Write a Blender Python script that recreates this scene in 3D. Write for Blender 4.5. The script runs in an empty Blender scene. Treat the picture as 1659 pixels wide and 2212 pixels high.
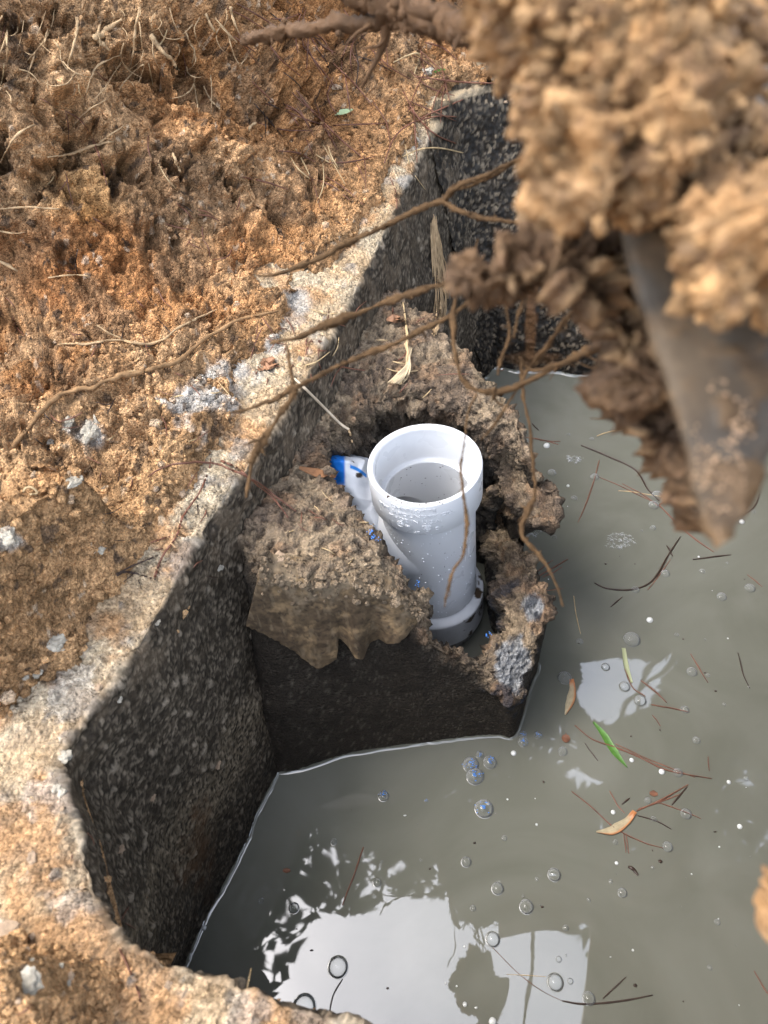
import bpy, math, random
import numpy as np
from mathutils import Vector, Matrix

S = bpy.context.scene
COL = S.collection
R = math.radians
random.seed(7)
rng = np.random.default_rng(7)

# ------------------------------------------------------------------ camera, sky, sun, exposure
CX, CY, FPX = 829.5, 1106.0, 1600.0            # photograph measured on a 1659 x 2212 sheet
PITCH, ROLL, CAMH = R(50), R(6), 0.87
cam_data = bpy.data.cameras.new('camera')
cam = bpy.data.objects.new('camera', cam_data)
COL.objects.link(cam)
S.camera = cam
cam_data.sensor_fit = 'VERTICAL'
cam_data.sensor_height = 36.0
cam_data.lens = 36.0 * FPX / 2212.0
cam_data.clip_start = 0.01
cam_data.clip_end = 400
fwd = Vector((0, math.cos(PITCH), -math.sin(PITCH)))
cam.matrix_world = (Matrix.Translation((0, 0, CAMH)) @ Matrix.Rotation(R(90) - PITCH, 4, 'X')
                    @ Matrix.Rotation(-ROLL, 4, 'Z'))
cam_data.dof.use_dof = True
cam_data.dof.focus_distance = 0.86
cam_data.dof.aperture_fstop = 9.0

SUN_EL, SUN_AZ = R(60), R(-75)                  # high sun through thin cloud
world = bpy.data.worlds.new('World')
S.world = world
world.use_nodes = True
wn, wl = world.node_tree.nodes, world.node_tree.links
wn.clear()
w_out = wn.new('ShaderNodeOutputWorld')
w_bg = wn.new('ShaderNodeBackground')
w_sky = wn.new('ShaderNodeTexSky')
w_sky.sky_type = 'NISHITA'
w_sky.sun_disc = False
w_sky.sun_elevation = SUN_EL
w_sky.sun_rotation = SUN_AZ
w_sky.air_density = 1.0
w_sky.dust_density = 3.0
w_hsv = wn.new('ShaderNodeHueSaturation')       # thin white overcast over the blue
w_hsv.inputs['Saturation'].default_value = 0.50
w_hsv.inputs['Value'].default_value = 1.0
w_bg.inputs['Strength'].default_value = 0.15
wl.new(w_sky.outputs[0], w_hsv.inputs['Color'])
wl.new(w_hsv.outputs[0], w_bg.inputs['Color'])
wl.new(w_bg.outputs[0], w_out.inputs['Surface'])

sun_d = bpy.data.lights.new('sun', 'SUN')
sun_d.energy = 0.7
sun_d.angle = R(32)
sun_d.color = (1.0, 0.95, 0.88)
sun = bpy.data.objects.new('sun', sun_d)
COL.objects.link(sun)
sdir = Vector((math.sin(SUN_AZ) * math.cos(SUN_EL), math.cos(SUN_AZ) * math.cos(SUN_EL), math.sin(SUN_EL)))
sun.rotation_euler = sdir.to_track_quat('Z', 'Y').to_euler()
sun.location = (0, 0, 5)

S.view_settings.view_transform = 'Standard'
S.view_settings.look = 'None'
S.view_settings.exposure = 2.66
S.view_settings.gamma = 1.0
S.view_settings.use_curve_mapping = False
S.render.engine = 'CYCLES'
S.cycles.max_bounces = 8
S.cycles.diffuse_bounces = 4
S.cycles.glossy_bounces = 4
S.cycles.transparent_max_bounces = 12
S.cycles.caustics_reflective = False
S.cycles.caustics_refractive = False
S.cycles.use_denoising = True
S.cycles.sample_clamp_indirect = 6

# ------------------------------------------------------------------ measuring helpers
CR, SR, CT, ST = math.cos(ROLL), math.sin(ROLL), math.cos(PITCH), math.sin(PITCH)
EYE = np.array([0, 0, CAMH])


def ray(u, v):
    a = (np.asarray(u, float) - CX) / FPX
    b = (np.asarray(v, float) - CY) / FPX
    a, b = CR * a - SR * b, SR * a + CR * b
    return np.stack([a, CT - b * ST, -ST - b * CT], -1)


def at(u, v, z=0.0):
    """the point of the level z that lies on the sight line through (u, v)"""
    d = ray(u, v)
    return EYE + d * ((np.asarray(z, float) - CAMH) / d[..., 2])[..., None]


def far(u, v, dist):
    """the point at the given depth along the sight line"""
    return EYE + ray(u, v) * np.asarray(dist, float)[..., None]


def proj(P):
    q = np.asarray(P) - EYE
    dep = q[..., 1] * CT - q[..., 2] * ST
    up = q[..., 1] * ST + q[..., 2] * CT
    dd = np.where(np.abs(dep) < 1e-6, 1e-6, dep)
    a, b = q[..., 0] / dd, -up / dd
    return CX + FPX * (CR * a + SR * b), CY + FPX * (-SR * a + CR * b), dep


# ------------------------------------------------------------------ noise
def _hash(ix, iy, iz, seed):
    n = (ix.astype(np.uint32) * np.uint32(374761393) + iy.astype(np.uint32) * np.uint32(668265263)
         + iz.astype(np.uint32) * np.uint32(2246822519) + np.uint32((seed * 3266489917) & 0xffffffff))
    n = (n ^ (n >> np.uint32(15))) * np.uint32(2246822519)
    n = (n ^ (n >> np.uint32(13))) * np.uint32(3266489917)
    return n ^ (n >> np.uint32(16))


GRAD = np.array([[1, 1, 0], [-1, 1, 0], [1, -1, 0], [-1, -1, 0], [1, 0, 1], [-1, 0, 1], [1, 0, -1], [-1, 0, -1],
                 [0, 1, 1], [0, -1, 1], [0, 1, -1], [0, -1, -1], [1, 1, 0], [-1, 1, 0], [0, -1, 1], [0, -1, -1]], np.float32)


def perlin(P, scale, seed=0):
    p = (P * scale).astype(np.float32)
    sh = p.shape[:-1]
    p = p.reshape(-1, 3)
    i = np.floor(p).astype(np.int64)
    f = p - i
    w = f * f * f * (f * (f * 6 - 15) + 10)
    out = np.zeros(len(p), np.float32)
    for dx in (0, 1):
        wx = w[:, 0] if dx else 1 - w[:, 0]
        for dy in (0, 1):
            wy = w[:, 1] if dy else 1 - w[:, 1]
            for dz in (0, 1):
                wz = w[:, 2] if dz else 1 - w[:, 2]
                g = GRAD[_hash(i[:, 0] + dx, i[:, 1] + dy, i[:, 2] + dz, seed) & np.uint32(15)]
                out += wx * wy * wz * (g[:, 0] * (f[:, 0] - dx) + g[:, 1] * (f[:, 1] - dy) + g[:, 2] * (f[:, 2] - dz))
    return out.reshape(sh)


def fbm(P, scale, octaves=4, seed=0, gain=0.5, lac=2.03):
    a, s, t = 1.0, scale, 0
    for k in range(octaves):
        t = t + a * perlin(P, s, seed + k * 17)
        a *= gain
        s *= lac
    return t


def worley(P, scale, seed=0, jit=0.75, aniso=(1, 1, 1)):
    """nearest and second nearest feature distance and a random number of the nearest cell"""
    p = (P * scale * np.array(aniso)).astype(np.float32)
    sh = p.shape[:-1]
    p = p.reshape(-1, 3)
    b = np.floor(p - 0.5).astype(np.int64)
    f1 = np.full(len(p), 9.0, np.float32)
    f2 = np.full(len(p), 9.0, np.float32)
    idn = np.zeros(len(p), np.float32)
    for dx in (0, 1):
        for dy in (0, 1):
            for dz in (0, 1):
                c = b + np.array([dx, dy, dz])
                h = _hash(c[:, 0], c[:, 1], c[:, 2], seed)
                j0 = (h & np.uint32(1023)).astype(np.float32) / 1023
                j1 = ((h >> np.uint32(10)) & np.uint32(1023)).astype(np.float32) / 1023
                j2 = ((h >> np.uint32(20)) & np.uint32(1023)).astype(np.float32) / 1023
                d = np.sqrt((c[:, 0] + .5 + jit * (j0 - .5) - p[:, 0]) ** 2 + (c[:, 1] + .5 + jit * (j1 - .5) - p[:, 1]) ** 2
                            + (c[:, 2] + .5 + jit * (j2 - .5) - p[:, 2]) ** 2)
                near = d < f1
                f2 = np.where(near, f1, np.minimum(f2, d))
                idn = np.where(near, (_hash(c[:, 0], c[:, 1], c[:, 2], seed + 91) & np.uint32(4095)).astype(np.float32) / 4095, idn)
                f1 = np.where(near, d, f1)
    return f1.reshape(sh), f2.reshape(sh), idn.reshape(sh)


def sstep(a, b, x):
    t = np.clip((x - a) / (b - a), 0, 1)
    return t * t * (3 - 2 * t)


def mixc(a, b, t):
    return a * (1 - t[..., None]) + np.asarray(b, np.float32) * t[..., None]


def seg_dist(px, py, poly, closed=False):
    """distance to a polyline, and the signed side (positive left of travel) of the nearest piece"""
    poly = np.asarray(poly, float)
    n = len(poly)
    best = np.full(px.shape, 1e9)
    side = np.zeros(px.shape)
    for k in range(n if closed else n - 1):
        a, b = poly[k], poly[(k + 1) % n]
        d = b - a
        L = max(d @ d, 1e-12)
        t = np.clip(((px - a[0]) * d[0] + (py - a[1]) * d[1]) / L, 0, 1)
        qx, qy = px - a[0] - t * d[0], py - a[1] - t * d[1]
        dist = np.hypot(qx, qy)
        cr = d[0] * (py - a[1]) - d[1] * (px - a[0])
        m = dist < best
        best = np.where(m, dist, best)
        side = np.where(m, np.sign(cr), side)
    return best, side


def inside(px, py, poly):
    poly = np.asarray(poly, float)
    c = np.zeros(px.shape, bool)
    n = len(poly)
    for k in range(n):
        x0, y0 = poly[k]
        x1, y1 = poly[(k + 1) % n]
        if abs(y1 - y0) < 1e-12:
            continue
        c ^= ((y0 > py) != (y1 > py)) & (px < (x1 - x0) * (py - y0) / (y1 - y0) + x0)
    return c


def spline(pts, n):
    """n points of a Catmull-Rom curve through pts (any number of columns), even in chord length"""
    p = np.asarray(pts, float)
    if len(p) == 2:
        return p[0] + (p[1] - p[0]) * np.linspace(0, 1, n)[:, None]
    q = np.vstack([2 * p[0] - p[1], p, 2 * p[-1] - p[-2]])
    L = np.concatenate([[0], np.cumsum(np.maximum(np.linalg.norm(np.diff(p, axis=0), axis=1), 1e-9))])
    s = np.linspace(0, L[-1], n)
    k = np.clip(np.searchsorted(L, s, 'right') - 1, 0, len(p) - 2)
    t = ((s - L[k]) / (L[k + 1] - L[k]))[:, None]
    a, b, c, d = q[k], q[k + 1], q[k + 2], q[k + 3]
    return 0.5 * (2 * b + (c - a) * t + (2 * a - 5 * b + 4 * c - d) * t * t + (3 * b - a - 3 * c + d) * t ** 3)


# ------------------------------------------------------------------ mesh helpers
def raw_mesh(name, V, Q, col=None, smooth=True, T=None, mat_idx=None):
    """mesh of quads Q (n x 4) and triangles T (m x 3)"""
    me = bpy.data.meshes.new(name)
    V = np.asarray(V, np.float32).reshape(-1, 3)
    Q = np.zeros((0, 4), np.int32) if Q is None else np.asarray(Q, np.int32).reshape(-1, 4)
    T = np.zeros((0, 3), np.int32) if T is None else np.asarray(T, np.int32).reshape(-1, 3)
    me.vertices.add(len(V))
    me.vertices.foreach_set('co', V.ravel())
    nl = Q.size + T.size
    me.loops.add(nl)
    me.loops.foreach_set('vertex_index', np.concatenate([Q.ravel(), T.ravel()]).astype(np.int32))
    npoly = len(Q) + len(T)
    me.polygons.add(npoly)
    st = np.concatenate([np.arange(len(Q)) * 4, len(Q) * 4 + np.arange(len(T)) * 3]).astype(np.int32)
    me.polygons.foreach_set('loop_start', st)
    me.polygons.foreach_set('use_smooth', np.full(npoly, smooth, bool))
    if mat_idx is not None:
        me.polygons.foreach_set('material_index', np.asarray(mat_idx, np.int32))
    me.update(calc_edges=True)
    if col is not None:
        c = np.ones((len(V), 4), np.float32)
        c[:, :3] = np.asarray(col, np.float32).reshape(-1, 3)
        at_ = me.color_attributes.new('col', 'FLOAT_COLOR', 'POINT')
        at_.data.foreach_set('color', c.ravel())
    return me


def link(name, me, m=None, parent=None):
    o = bpy.data.objects.new(name, me)
    if m is not None:
        for x in (m if isinstance(m, (list, tuple)) else [m]):
            me.materials.append(x)
    COL.objects.link(o)
    if parent is not None:
        o.parent = parent
        o.matrix_parent_inverse = parent.matrix_basis.inverted()
    return o


def grid_faces(nu, nv, wrap=False, keep=None):
    i = np.arange(nu if wrap else nu - 1)[:, None]
    j = np.arange(nv - 1)[None, :]
    i2 = (i + 1) % nu
    q = np.stack([i * nv + j + 0 * j, i2 * nv + j, i2 * nv + j + 1, i * nv + j + 1], -1).reshape(-1, 4)
    if keep is not None:
        k = keep.ravel()
        q = q[k[q].all(1)]
    return q


def grid_normals(P, wrap=False):
    if wrap:
        du = np.roll(P, -1, 0) - np.roll(P, 1, 0)
    else:
        du = np.gradient(P, axis=0)
    dv = np.gradient(P, axis=1)
    n = np.cross(du, dv)
    return n / np.maximum(np.linalg.norm(n, axis=-1, keepdims=True), 1e-12)


def compact(V, Q, C=None):
    used = np.zeros(len(V), bool)
    used[Q.ravel()] = True
    mp = np.cumsum(used) - 1
    return V[used], mp[Q], (None if C is None else C[used])


class MB:
    """collects quads and triangles of several shapes that make up ONE mesh"""
    def __init__(self):
        self.v, self.q, self.t, self.c, self.n = [], [], [], [], 0

    def add(self, V, Q=None, T=None, c=None):
        V = np.asarray(V, float).reshape(-1, 3)
        if Q is not None and len(Q):
            self.q.append(np.asarray(Q) + self.n)
        if T is not None and len(T):
            self.t.append(np.asarray(T) + self.n)
        self.v.append(V)
        if c is not None:
            c = np.asarray(c, float)
            self.c.append(np.tile(c, (len(V), 1)) if c.ndim == 1 else c)
        self.n += len(V)
        return self

    def tube(self, pts, rad, sides=6, c=None, seed=0, rough=0.0):
        P = np.asarray(pts, float)
        n = len(P)
        rad = np.interp(np.linspace(0, 1, n), np.linspace(0, 1, len(np.atleast_1d(rad))), np.atleast_1d(rad)) if np.size(rad) > 1 else np.full(n, float(rad))
        d = np.gradient(P, axis=0)
        d /= np.maximum(np.linalg.norm(d, axis=1, keepdims=True), 1e-9)
        ref = np.array([.31, .17, .93])
        a = np.cross(d, ref)
        a /= np.maximum(np.linalg.norm(a, axis=1, keepdims=True), 1e-9)
        b = np.cross(d, a)
        th = np.linspace(0, 2 * np.pi, sides, endpoint=False)
        V = P[:, None] + rad[:, None, None] * (np.cos(th)[None, :, None] * a[:, None] + np.sin(th)[None, :, None] * b[:, None])
        if rough:
            k = 1 + rough * np.random.default_rng(seed).normal(size=(n, sides, 1))
            V = P[:, None] + (V - P[:, None]) * k
        q = grid_faces_t(n, sides)
        V = np.concatenate([V.reshape(-1, 3), P[:1], P[-1:]])
        e0, e1 = n * sides, n * sides + 1
        t = [[e0, (k + 1) % sides, k] for k in range(sides)] + [[e1, (n - 1) * sides + k, (n - 1) * sides + (k + 1) % sides] for k in range(sides)]
        return self.add(V, q, t, c)

    def mesh(self, name, smooth=True):
        return raw_mesh(name, np.concatenate(self.v), np.concatenate(self.q) if self.q else None,
                        np.concatenate(self.c) if self.c else None, smooth, np.concatenate(self.t) if self.t else None)

    def build(self, name, m, parent=None, smooth=True):
        return link(name, self.mesh(name, smooth), m, parent)


def grid_faces_t(n, s):
    i = np.arange(n - 1)[:, None]
    j = np.arange(s)[None, :]
    j2 = (j + 1) % s
    return np.stack([i * s + j, i * s + j2, (i + 1) * s + j2, (i + 1) * s + j], -1).reshape(-1, 4)


ICO_V = None


def ico(sub=1):
    import bmesh
    bm = bmesh.new()
    bmesh.ops.create_icosphere(bm, subdivisions=sub, radius=1)
    V = np.array([v.co[:] for v in bm.verts])
    T = np.array([[v.index for v in f.verts] for f in bm.faces])
    bm.free()
    return V, T


ICO1 = ico(1)
ICO2 = ico(2)
ICO3 = ico(3)


def tag(o, label=None, cat=None, group=None, kind=None):
    if label:
        o['label'] = label
    if cat:
        o['category'] = cat
    if group:
        o['group'] = group
    if kind:
        o['kind'] = kind
    return o


def thing(name, loc, label, cat, group=None):
    o = bpy.data.objects.new(name, None)
    o.empty_display_size = 0.05
    o.location = loc
    COL.objects.link(o)
    bpy.context.view_layer.update() if False else None
    return tag(o, label, cat, group)


# ------------------------------------------------------------------ materials
def mat(name, color=(.5, .5, .5), rough=.6, attr=False, spec=.5, bumps=(), var=(), ior=1.45, rough_var=None, **kw):
    """Principled material; attr: base colour from the mesh's own painted 'col'; var: (scale, amount) brightness noise; bumps: (kind, scale, distance)"""
    m = bpy.data.materials.new(name)
    m.use_nodes = True
    nt = m.node_tree
    N, L = nt.nodes, nt.links
    b = N['Principled BSDF']
    b.inputs['Roughness'].default_value = rough
    b.inputs['Specular IOR Level'].default_value = spec
    b.inputs['IOR'].default_value = ior
    for k, v in kw.items():
        b.inputs[k.replace('_', ' ')].default_value = v
    co = N.new('ShaderNodeTexCoord').outputs['Object']
    if attr:
        a = N.new('ShaderNodeAttribute')
        a.attribute_name = 'col'
        cur = a.outputs['Color']
    else:
        a = N.new('ShaderNodeRGB')
        a.outputs[0].default_value = (*color, 1)
        cur = a.outputs[0]
    for sc, am in var:
        t = N.new('ShaderNodeTexNoise')
        t.inputs['Scale'].default_value = sc
        t.inputs['Detail'].default_value = 4
        L.new(co, t.inputs['Vector'])
        r = N.new('ShaderNodeMapRange')
        r.inputs['From Min'].default_value = .3
        r.inputs['From Max'].default_value = .7
        r.inputs['To Min'].default_value = 1 - am
        r.inputs['To Max'].default_value = 1 + am
        L.new(t.outputs['Fac'], r.inputs['Value'])
        x = N.new('ShaderNodeVectorMath')
        x.operation = 'SCALE'
        L.new(cur, x.inputs[0])
        L.new(r.outputs[0], x.inputs['Scale'])
        cur = x.outputs[0]
    L.new(cur, b.inputs['Base Color'])
    if rough_var:
        t = N.new('ShaderNodeTexNoise')
        t.inputs['Scale'].default_value = rough_var[0]
        L.new(co, t.inputs['Vector'])
        r = N.new('ShaderNodeMapRange')
        r.inputs['From Min'].default_value = .35
        r.inputs['From Max'].default_value = .65
        r.inputs['To Min'].default_value = rough_var[1]
        r.inputs['To Max'].default_value = rough_var[2]
        L.new(t.outputs['Fac'], r.inputs['Value'])
        L.new(r.outputs[0], b.inputs['Roughness'])
    nrm = None
    for kind, sc, dist in bumps:
        if kind == 'v':
            t = N.new('ShaderNodeTexVoronoi')
            t.inputs['Scale'].default_value = sc
            o = t.outputs['Distance']
            inv = True
        else:
            t = N.new('ShaderNodeTexNoise')
            t.inputs['Scale'].default_value = sc
            t.inputs['Detail'].default_value = 5
            t.inputs['Roughness'].default_value = .65
            o = t.outputs['Fac']
            inv = False
        L.new(co, t.inputs['Vector'])
        bp = N.new('ShaderNodeBump')
        bp.invert = inv
        bp.inputs['Distance'].default_value = dist
        bp.inputs['Strength'].default_value = 1
        L.new(o, bp.inputs['Height'])
        if nrm is not None:
            L.new(nrm, bp.inputs['Normal'])
        nrm = bp.outputs[0]
    if nrm is not None:
        L.new(nrm, b.inputs['Normal'])
    return m


M = {}
M['soil'] = mat('crumbly_soil', attr=True, rough=.95, spec=.15, var=[(55, .18), (330, .32), (750, .35)], bumps=[('v', 420, .0030), ('n', 300, .0022)])
M['rim'] = mat('rim_concrete', attr=True, rough=.95, spec=.15, var=[(40, .15), (260, .22), (700, .3)], bumps=[('v', 330, .0030), ('n', 240, .0022)])
M['wall'] = mat('wet_aggregate', attr=True, rough=.6, spec=.22, var=[(25, .2), (500, .25)], rough_var=(60, .5, .85), bumps=[('n', 500, .0006)])
M['baffle'] = mat('rotten_concrete', attr=True, rough=.85, spec=.25, var=[(60, .2), (450, .25)], bumps=[('v', 330, .0022), ('n', 300, .0020)])
M['mud'] = mat('bucket_mud', attr=True, rough=.75, spec=.4, var=[(60, .2), (300, .2)], bumps=[('v', 260, .0015)])
M['pvc'] = mat('white_pvc', (.56, .57, .585), rough=.32, spec=.5, var=[(14, .04)], rough_var=(40, .25, .45))
M['pvc_dirty'] = mat('dirty_pvc', attr=True, rough=.4, spec=.5, var=[(60, .08)])
M['needle'] = mat('pine_needle', (.12, .05, .03), rough=.5, spec=.5, var=[(60, .35)])
M['needle_red'] = mat('red_pine_needle', (.145, .060, .036), rough=.5, spec=.5, var=[(60, .3)])
M['needle_tan'] = mat('tan_grass_blade', (.45, .33, .18), rough=.55, spec=.4, var=[(60, .2)])
M['needle_dark'] = mat('dark_wet_twig', (.035, .02, .014), rough=.4, spec=.5, var=[(60, .3)])
M['root'] = mat('pale_root', (.40, .28, .16), rough=.8, spec=.2, var=[(90, .3)], bumps=[('n', 400, .0008)])
M['root_dark'] = mat('dirt_coated_root', (.085, .050, .024), rough=.9, spec=.2, var=[(70, .35), (300, .25)], bumps=[('n', 300, .0015)])
M['chip'] = mat('pale_concrete_chip', (.37, .34, .28), rough=.95, spec=.15, var=[(90, .35), (300, .25)], bumps=[('n', 260, .0028)])
M['stone'] = mat('brown_stone', (.30, .22, .15), rough=.8, spec=.3, var=[(120, .25)], bumps=[('n', 300, .0008)])
M['leaf_green'] = mat('green_leaf', (.065, .16, .028), rough=.35, spec=.5, var=[(150, .2)])
M['leaf_brown'] = mat('brown_leaf', (.16, .07, .04), rough=.6, spec=.4, var=[(150, .3)])
M['samara'] = mat('orange_seed_wing', attr=True, rough=.45, spec=.5, var=[(200, .15)])
M['blue'] = mat('blue_flake', (.06, .22, .62), rough=.4, spec=.5)
M['bag'] = mat('printed_plastic_bag', attr=True, rough=.28, spec=.5, bumps=[('n', 50, .002)])
M['metal'] = mat('muddy_steel', attr=True, rough=.62, spec=.22, var=[(70, .35)], bumps=[('n', 160, .0006)])
M['bark'] = mat('tree_bark', (.07, .05, .035), rough=.9, spec=.2, var=[(6, .4)], bumps=[('n', 20, .02)])
M['crown'] = mat('tree_foliage', (.05, .075, .025), rough=.6, spec=.3, var=[(3, .35)])
M['floor'] = mat('forest_floor', (.13, .085, .05), rough=.95, spec=.1, var=[(4, .4), (40, .4)], bumps=[('n', 30, .02)])


# --- the turbid water: opaque grey-green body under a clear gloss
def water_material():
    m = bpy.data.materials.new('turbid_water')
    m.use_nodes = True
    N, L = m.node_tree.nodes, m.node_tree.links
    b = N['Principled BSDF']
    co = N.new('ShaderNodeTexCoord').outputs['Object']
    t = N.new('ShaderNodeTexNoise')
    t.inputs['Scale'].default_value = 4
    t.inputs['Detail'].default_value = 6
    t.inputs['Distortion'].default_value = 2.2
    L.new(co, t.inputs['Vector'])
    r = N.new('ShaderNodeValToRGB')
    r.color_ramp.elements[0].position = .3
    r.color_ramp.elements[0].color = (.112, .113, .092, 1)
    r.color_ramp.elements[1].position = .72
    r.color_ramp.elements[1].color = (.150, .151, .128, 1)
    L.new(t.outputs['Fac'], r.inputs['Fac'])
    L.new(r.outputs[0], b.inputs['Base Color'])
    b.inputs['Roughness'].default_value = .015
    b.inputs['IOR'].default_value = 1.9
    b.inputs['Specular IOR Level'].default_value = .5
    n = N.new('ShaderNodeTexNoise')
    n.inputs['Scale'].default_value = 7
    n.inputs['Detail'].default_value = 2
    L.new(co, n.inputs['Vector'])
    bp = N.new('ShaderNodeBump')
    bp.inputs['Distance'].default_value = .0018
    bp.inputs['Strength'].default_value = .6
    L.new(n.outputs['Fac'], bp.inputs['Height'])
    L.new(bp.outputs[0], b.inputs['Normal'])
    return m


M['water'] = water_material()


def bubble_material(body=.7):
    m = bpy.data.materials.new('bubble_film')
    m.use_nodes = True
    N, L = m.node_tree.nodes, m.node_tree.links
    N.remove(N['Principled BSDF'])
    out = N['Material Output']
    tr = N.new('ShaderNodeBsdfTransparent')
    tr.inputs[0].default_value = (.98, .99, .99, 1)
    gl = N.new('ShaderNodeBsdfGlossy')
    gl.inputs['Roughness'].default_value = .12
    df = N.new('ShaderNodeBsdfDiffuse')
    df.inputs[0].default_value = (.75, .77, .77, 1)
    fr = N.new('ShaderNodeFresnel')
    fr.inputs['IOR'].default_value = 1.35
    lw = N.new('ShaderNodeLayerWeight')
    lw.inputs['Blend'].default_value = .35
    sc = N.new('ShaderNodeMath')
    sc.operation = 'MULTIPLY'
    sc.inputs[1].default_value = body
    L.new(lw.outputs['Facing'], sc.inputs[0])
    m0 = N.new('ShaderNodeMixShader')
    L.new(sc.outputs[0], m0.inputs[0])
    L.new(tr.outputs[0], m0.inputs[1])
    L.new(df.outputs[0], m0.inputs[2])
    mx = N.new('ShaderNodeMixShader')
    L.new(fr.outputs[0], mx.inputs[0])
    L.new(m0.outputs[0], mx.inputs[1])
    L.new(gl.outputs[0], mx.inputs[2])
    L.new(mx.outputs[0], out.inputs['Surface'])
    return m


M['bubble'] = bubble_material()
M['foam_bubble'] = bubble_material(.95)
M['foam'] = mat('white_foam_film', (.55, .56, .55), rough=.25, spec=.6)
# ------------------------------------------------------------------ the concrete tank
WD = np.array([.46, .888])                      # direction of the long side wall
RIM = [(1700, 2480, .35), (1250, 2340, .35), (780, 2212, .35), (560, 2138, .35), (420, 2092, .35), (335, 2060, .35), (255, 2015, .35), (205, 1910, .35),
       (172, 1790, .35), (135, 1660, .35), (160, 1590, .352), (300, 1400, .356), (430, 1165, .362), (530, 1020, .368), (640, 850, .376),
       (715, 725, .383), (790, 590, .392), (845, 475, .40), (890, 372, .406), (940, 280, .414), (985, 215, .42)]
RIMW = np.array([at(u, v, z) for u, v, z in RIM])
P1, P2 = at(597, 1672), at(1120, 1590)
P0 = at(400, 2085)
FC, FR = at(1052, 795), at(1340, 820)


def footp(w):                                   # point of the side wall's waterline at distance w along the wall
    w0, w1, w2 = [p[:2] @ WD for p in (P0, P1, FC)]
    if w < w0:
        return P0[:2] + (w - w0) * WD
    if w < w1:
        return P0[:2] + (P1 - P0)[:2] * (w - w0) / (w1 - w0)
    return P1[:2] + (FC - P1)[:2] * (w - w1) / (w2 - w1)


FOOT = []
for k, p in enumerate(RIMW):
    if k < 5:
        FOOT.append(p[:2] + np.array([-.01, -.03]))
    elif k == 5:
        FOOT.append(np.array([-.262, .062]))
    elif k == 6:
        FOOT.append(np.array([-.288, .085]))
    elif k == 7:
        FOOT.append(footp(.012))
    elif k == 8:
        FOOT.append(footp(.035))
    else:
        FOOT.append(footp(min(p[:2] @ WD, FC[:2] @ WD)))
FOOT[-1] = FC[:2]
FOOT = np.array(FOOT)
NS = 780
dense = spline(np.hstack([RIMW, FOOT]), 6000)
# denser near the lens
px_, py_, dp_ = proj(dense[:, :3])
wgt = np.concatenate([[0], np.cumsum(np.linalg.norm(np.diff(dense[:, :3], axis=0), axis=1) / np.clip(dp_[1:], .5, 2))])
samp = np.stack([np.interp(np.linspace(0, wgt[-1], NS), wgt, dense[:, k]) for k in range(5)], 1)
EDGE, FT = samp[:, :3], samp[:, 3:]
tan = np.gradient(EDGE[:, :2], axis=0)
for _ in range(60):
    tan = (np.roll(tan, 1, 0) + tan + np.roll(tan, -1, 0)) / 3 if False else np.vstack([tan[:1], (tan[:-2] + tan[1:-1] + tan[2:]) / 3, tan[-1:]])
tan /= np.linalg.norm(tan, axis=1, keepdims=True)
OUT = np.stack([-tan[:, 1], tan[:, 0]], 1)      # away from the water
flip = np.sign((OUT[NS // 2] @ np.array([-1.0, .2])))
OUT *= flip
NVW, NVR = 225, 115
vv = np.linspace(0, 1, NVW)
foot3 = np.concatenate([FT, np.full((NS, 1), 0.0)], 1)
low = foot3 + (foot3 - EDGE) * .22
wallP = low[:, None] + (EDGE - low)[:, None] * vv[None, :, None]
tt = np.linspace(0, 1, NVR) ** 1.15 * .37 + .002
rimP = np.concatenate([EDGE[:, None, :2] + OUT[:, None] * tt[None, :, None], np.broadcast_to(EDGE[:, None, 2:], (NS, NVR, 1))], 2)
P = np.concatenate([wallP, rimP], 1)
for _ in range(5):                              # ease the edge
    P[:, NVW - 12:NVW + 8] = (P[:, NVW - 13:NVW + 7] + P[:, NVW - 12:NVW + 8] * 2 + P[:, NVW - 11:NVW + 9]) / 4
wall_m = np.zeros(P.shape[:2])
wall_m[:, :NVW] = 1
wall_m[:, NVW - 4:NVW + 6] = np.linspace(1, 0, 10)
N_ = grid_normals(P)
mid = N_[NS // 2, NVW + 50]
if mid[2] < 0:
    N_ = -N_
warp = P + .004 * np.stack([perlin(P, 90, 1), perlin(P, 90, 2), perlin(P, 90, 3)], -1)
f1, f2, cid = worley(warp, 290, 5, .85)
g1, g2, gid = worley(warp, 75, 8, .9)
big = (gid > .86) * sstep(.42, .1, g1)
peb = np.sqrt(np.clip(1 - (f1 / .62) ** 2, 0, 1))
rough_big = fbm(P, 14, 4, 11)
d = wall_m * (.0010 * peb * (cid > .15) + .003 * big + .005 * rough_big) \
    + (1 - wall_m) * (.0022 * peb * (cid > .3) + .005 * big + .004 * rough_big + .004 * fbm(P, 60, 4, 21))
edge_chip = np.exp(-((np.arange(NVW + NVR)[None, :] - NVW) / 10.0) ** 2)
d = d + edge_chip * (.006 * fbm(P, 45, 3, 33) - .004 * (perlin(P, 22, 34) > .2))
P = P + N_ * d[..., None]
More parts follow.
